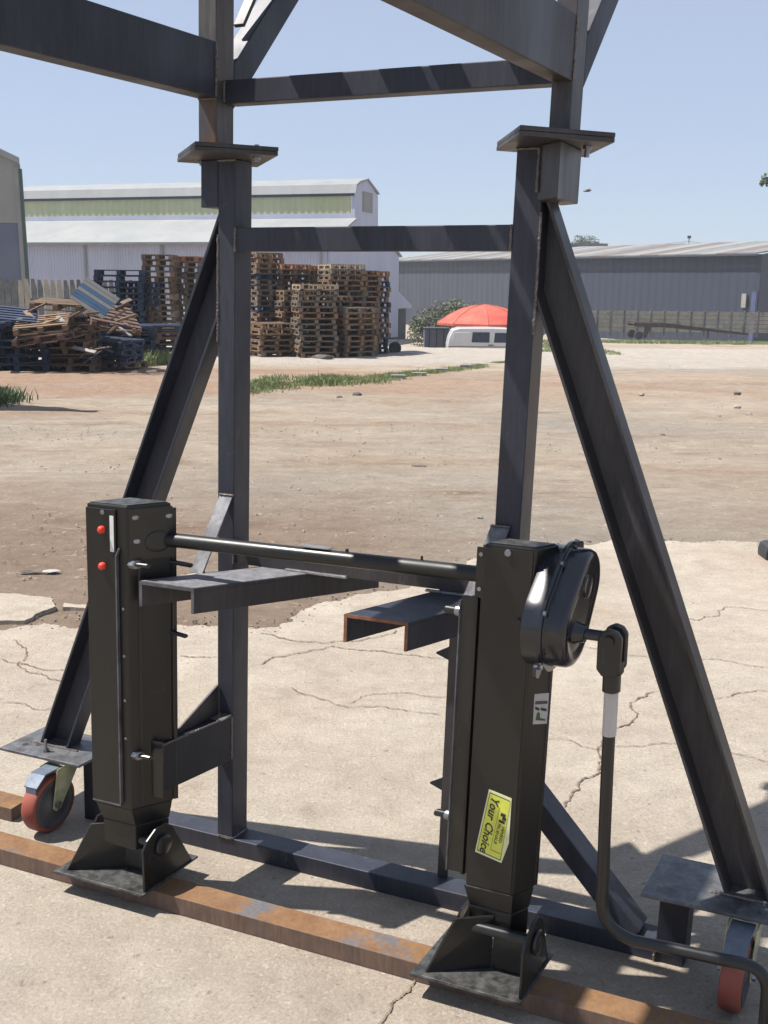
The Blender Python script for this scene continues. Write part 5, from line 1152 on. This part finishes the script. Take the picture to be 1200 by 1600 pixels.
for i in range(26000):
    t_ = random.random() * (len(cl) - 1.001); j = int(t_); p_ = cl[j].lerp(cl[j + 1], t_ - j)
    wd = (1.35 - 1.05 * t_ / (len(cl) - 1)); off = random.gauss(0, .5) * wd
    k_ = .5 + .9 * max(0, noise.noise((p_.x * 1.3, (p_.y + off) * 1.3, 3)) + .35)
    if noise.noise((p_.x * .9, (p_.y + off) * 2, 8)) < -.22: continue
    sp.append((p_.x + random.gauss(0, .06), p_.y + off, k_ * (1 - .45 * t_ / 7)))
blades('weed_strip', sp, .115, .010, 'grass', 'strip of green weeds crossing the dirt behind the left post', 'weeds')
sp = []
for (px, py, r_, n_) in ((233, 568, .28, 900), (222, 572, .15, 300), (245, 570, .15, 300)):
    g_ = ground_hit(px, py); sp += [(g_.x + random.gauss(0, r_), g_.y + random.gauss(0, .2), 2.0) for _ in range(n_)]
blades('weed_tuft', sp, .16, .011, 'grass', 'green weed tuft at the foot of the low blue pallet stack', 'weeds')
sp = []
g_ = ground_hit(-42, 630)
for i in range(3600): sp.append((g_.x + random.gauss(0, .24), g_.y + random.gauss(0, .3), 1.15))
blades('grass_clump', sp, .18, .009, 'leaf_dark', 'dark grass clump cut by the left picture edge', 'grass')
sp = []
for i in range(16000):
    x_ = random.uniform(px2w(840, 520, 70).x, px2w(1260, 520, 70).x); y_ = random.uniform(66, 75.5); sp.append((x_, y_, random.uniform(.5, 1.2)))
blades('verge_grass', sp, .20, .03, 'grass', 'grass verge at the foot of the precast plank wall', 'grass')
sp = []
for i in range(3000):
    px = random.uniform(845, 960); g_ = Vector((px2w(px, 550, 34).x, 34 + random.gauss(0, .6), 0)); sp.append((g_.x, g_.y, random.uniform(.2, .7)))
for i in range(2500):
    x_ = random.uniform(px2w(640, 540, 44).x, px2w(700, 540, 44).x); sp.append((x_, random.uniform(44, 60), 1.6))
blades('sparse_weeds', sp, .14, .02, 'grass', 'sparse weeds along the low bank beyond the yard', 'weeds')
# white kerb chunks in the weed strip
for i, (px, py) in enumerate(((622, 592), (655, 588), (690, 581), (728, 575))):
    g_ = ground_hit(px, py); L_ = .14
    o = MB(I).box(g_.x - L_, g_.x + L_, g_.y - .05, g_.y + .05, g_.z - .02, g_.z + .075).build('kerb_stone', 'scrapwhite', None, .01)
    o_l = ['pale kerb stone in the weeds, nearest the left post', 'pale kerb stone in the weeds, second from the left post', 'pale kerb stone in the weeds, second from the right post', 'pale kerb stone in the weeds, nearest the right post'][i]
    tag(o, o_l, 'kerb stone', 'kerb stones in the weed strip')

# unseen block added outside the frame on the left, tapered to throw the shade tongue
g_ = ground_hit(-30, 640); ct = MB(I); 
ct.hexa([(g_.x - 3.4, g_.y - .35, g_.z - .05), (g_.x - .55, g_.y - .35, g_.z - .05), (g_.x - .55, g_.y + 1.0, g_.z - .05), (g_.x - 3.4, g_.y + 1.0, g_.z - .05), (g_.x - 3.4, g_.y - .35, g_.z + 3.4), (g_.x - .55, g_.y + .1, g_.z + 3.6), (g_.x - .55, g_.y + .3, g_.z + 3.6), (g_.x - 3.4, g_.y + 1.0, g_.z + 3.4)])
tag(ct.build('shadow_caster', 'bluegrey'), 'blue-grey unseen block added just beyond the left edge to cast a shadow', 'shadow block')

# summer haze over the yard
hm = bpy.data.materials.new('haze'); hm.use_nodes = True; ht = hm.node_tree; ht.nodes.remove(ht.nodes['Principled BSDF'])
pv = ht.nodes.new('ShaderNodeVolumePrincipled'); pv.inputs['Color'].default_value = (.80, .86, .95, 1); pv.inputs['Density'].default_value = .0007
ht.links.new(pv.outputs[0], ht.nodes['Material Output'].inputs['Volume'])
MAT['haze'] = hm
MB(I).box(-90, 90, -6, 175, -6.5, 14).build('haze', 'haze', kind='stuff')
print('PALLETS', NP)
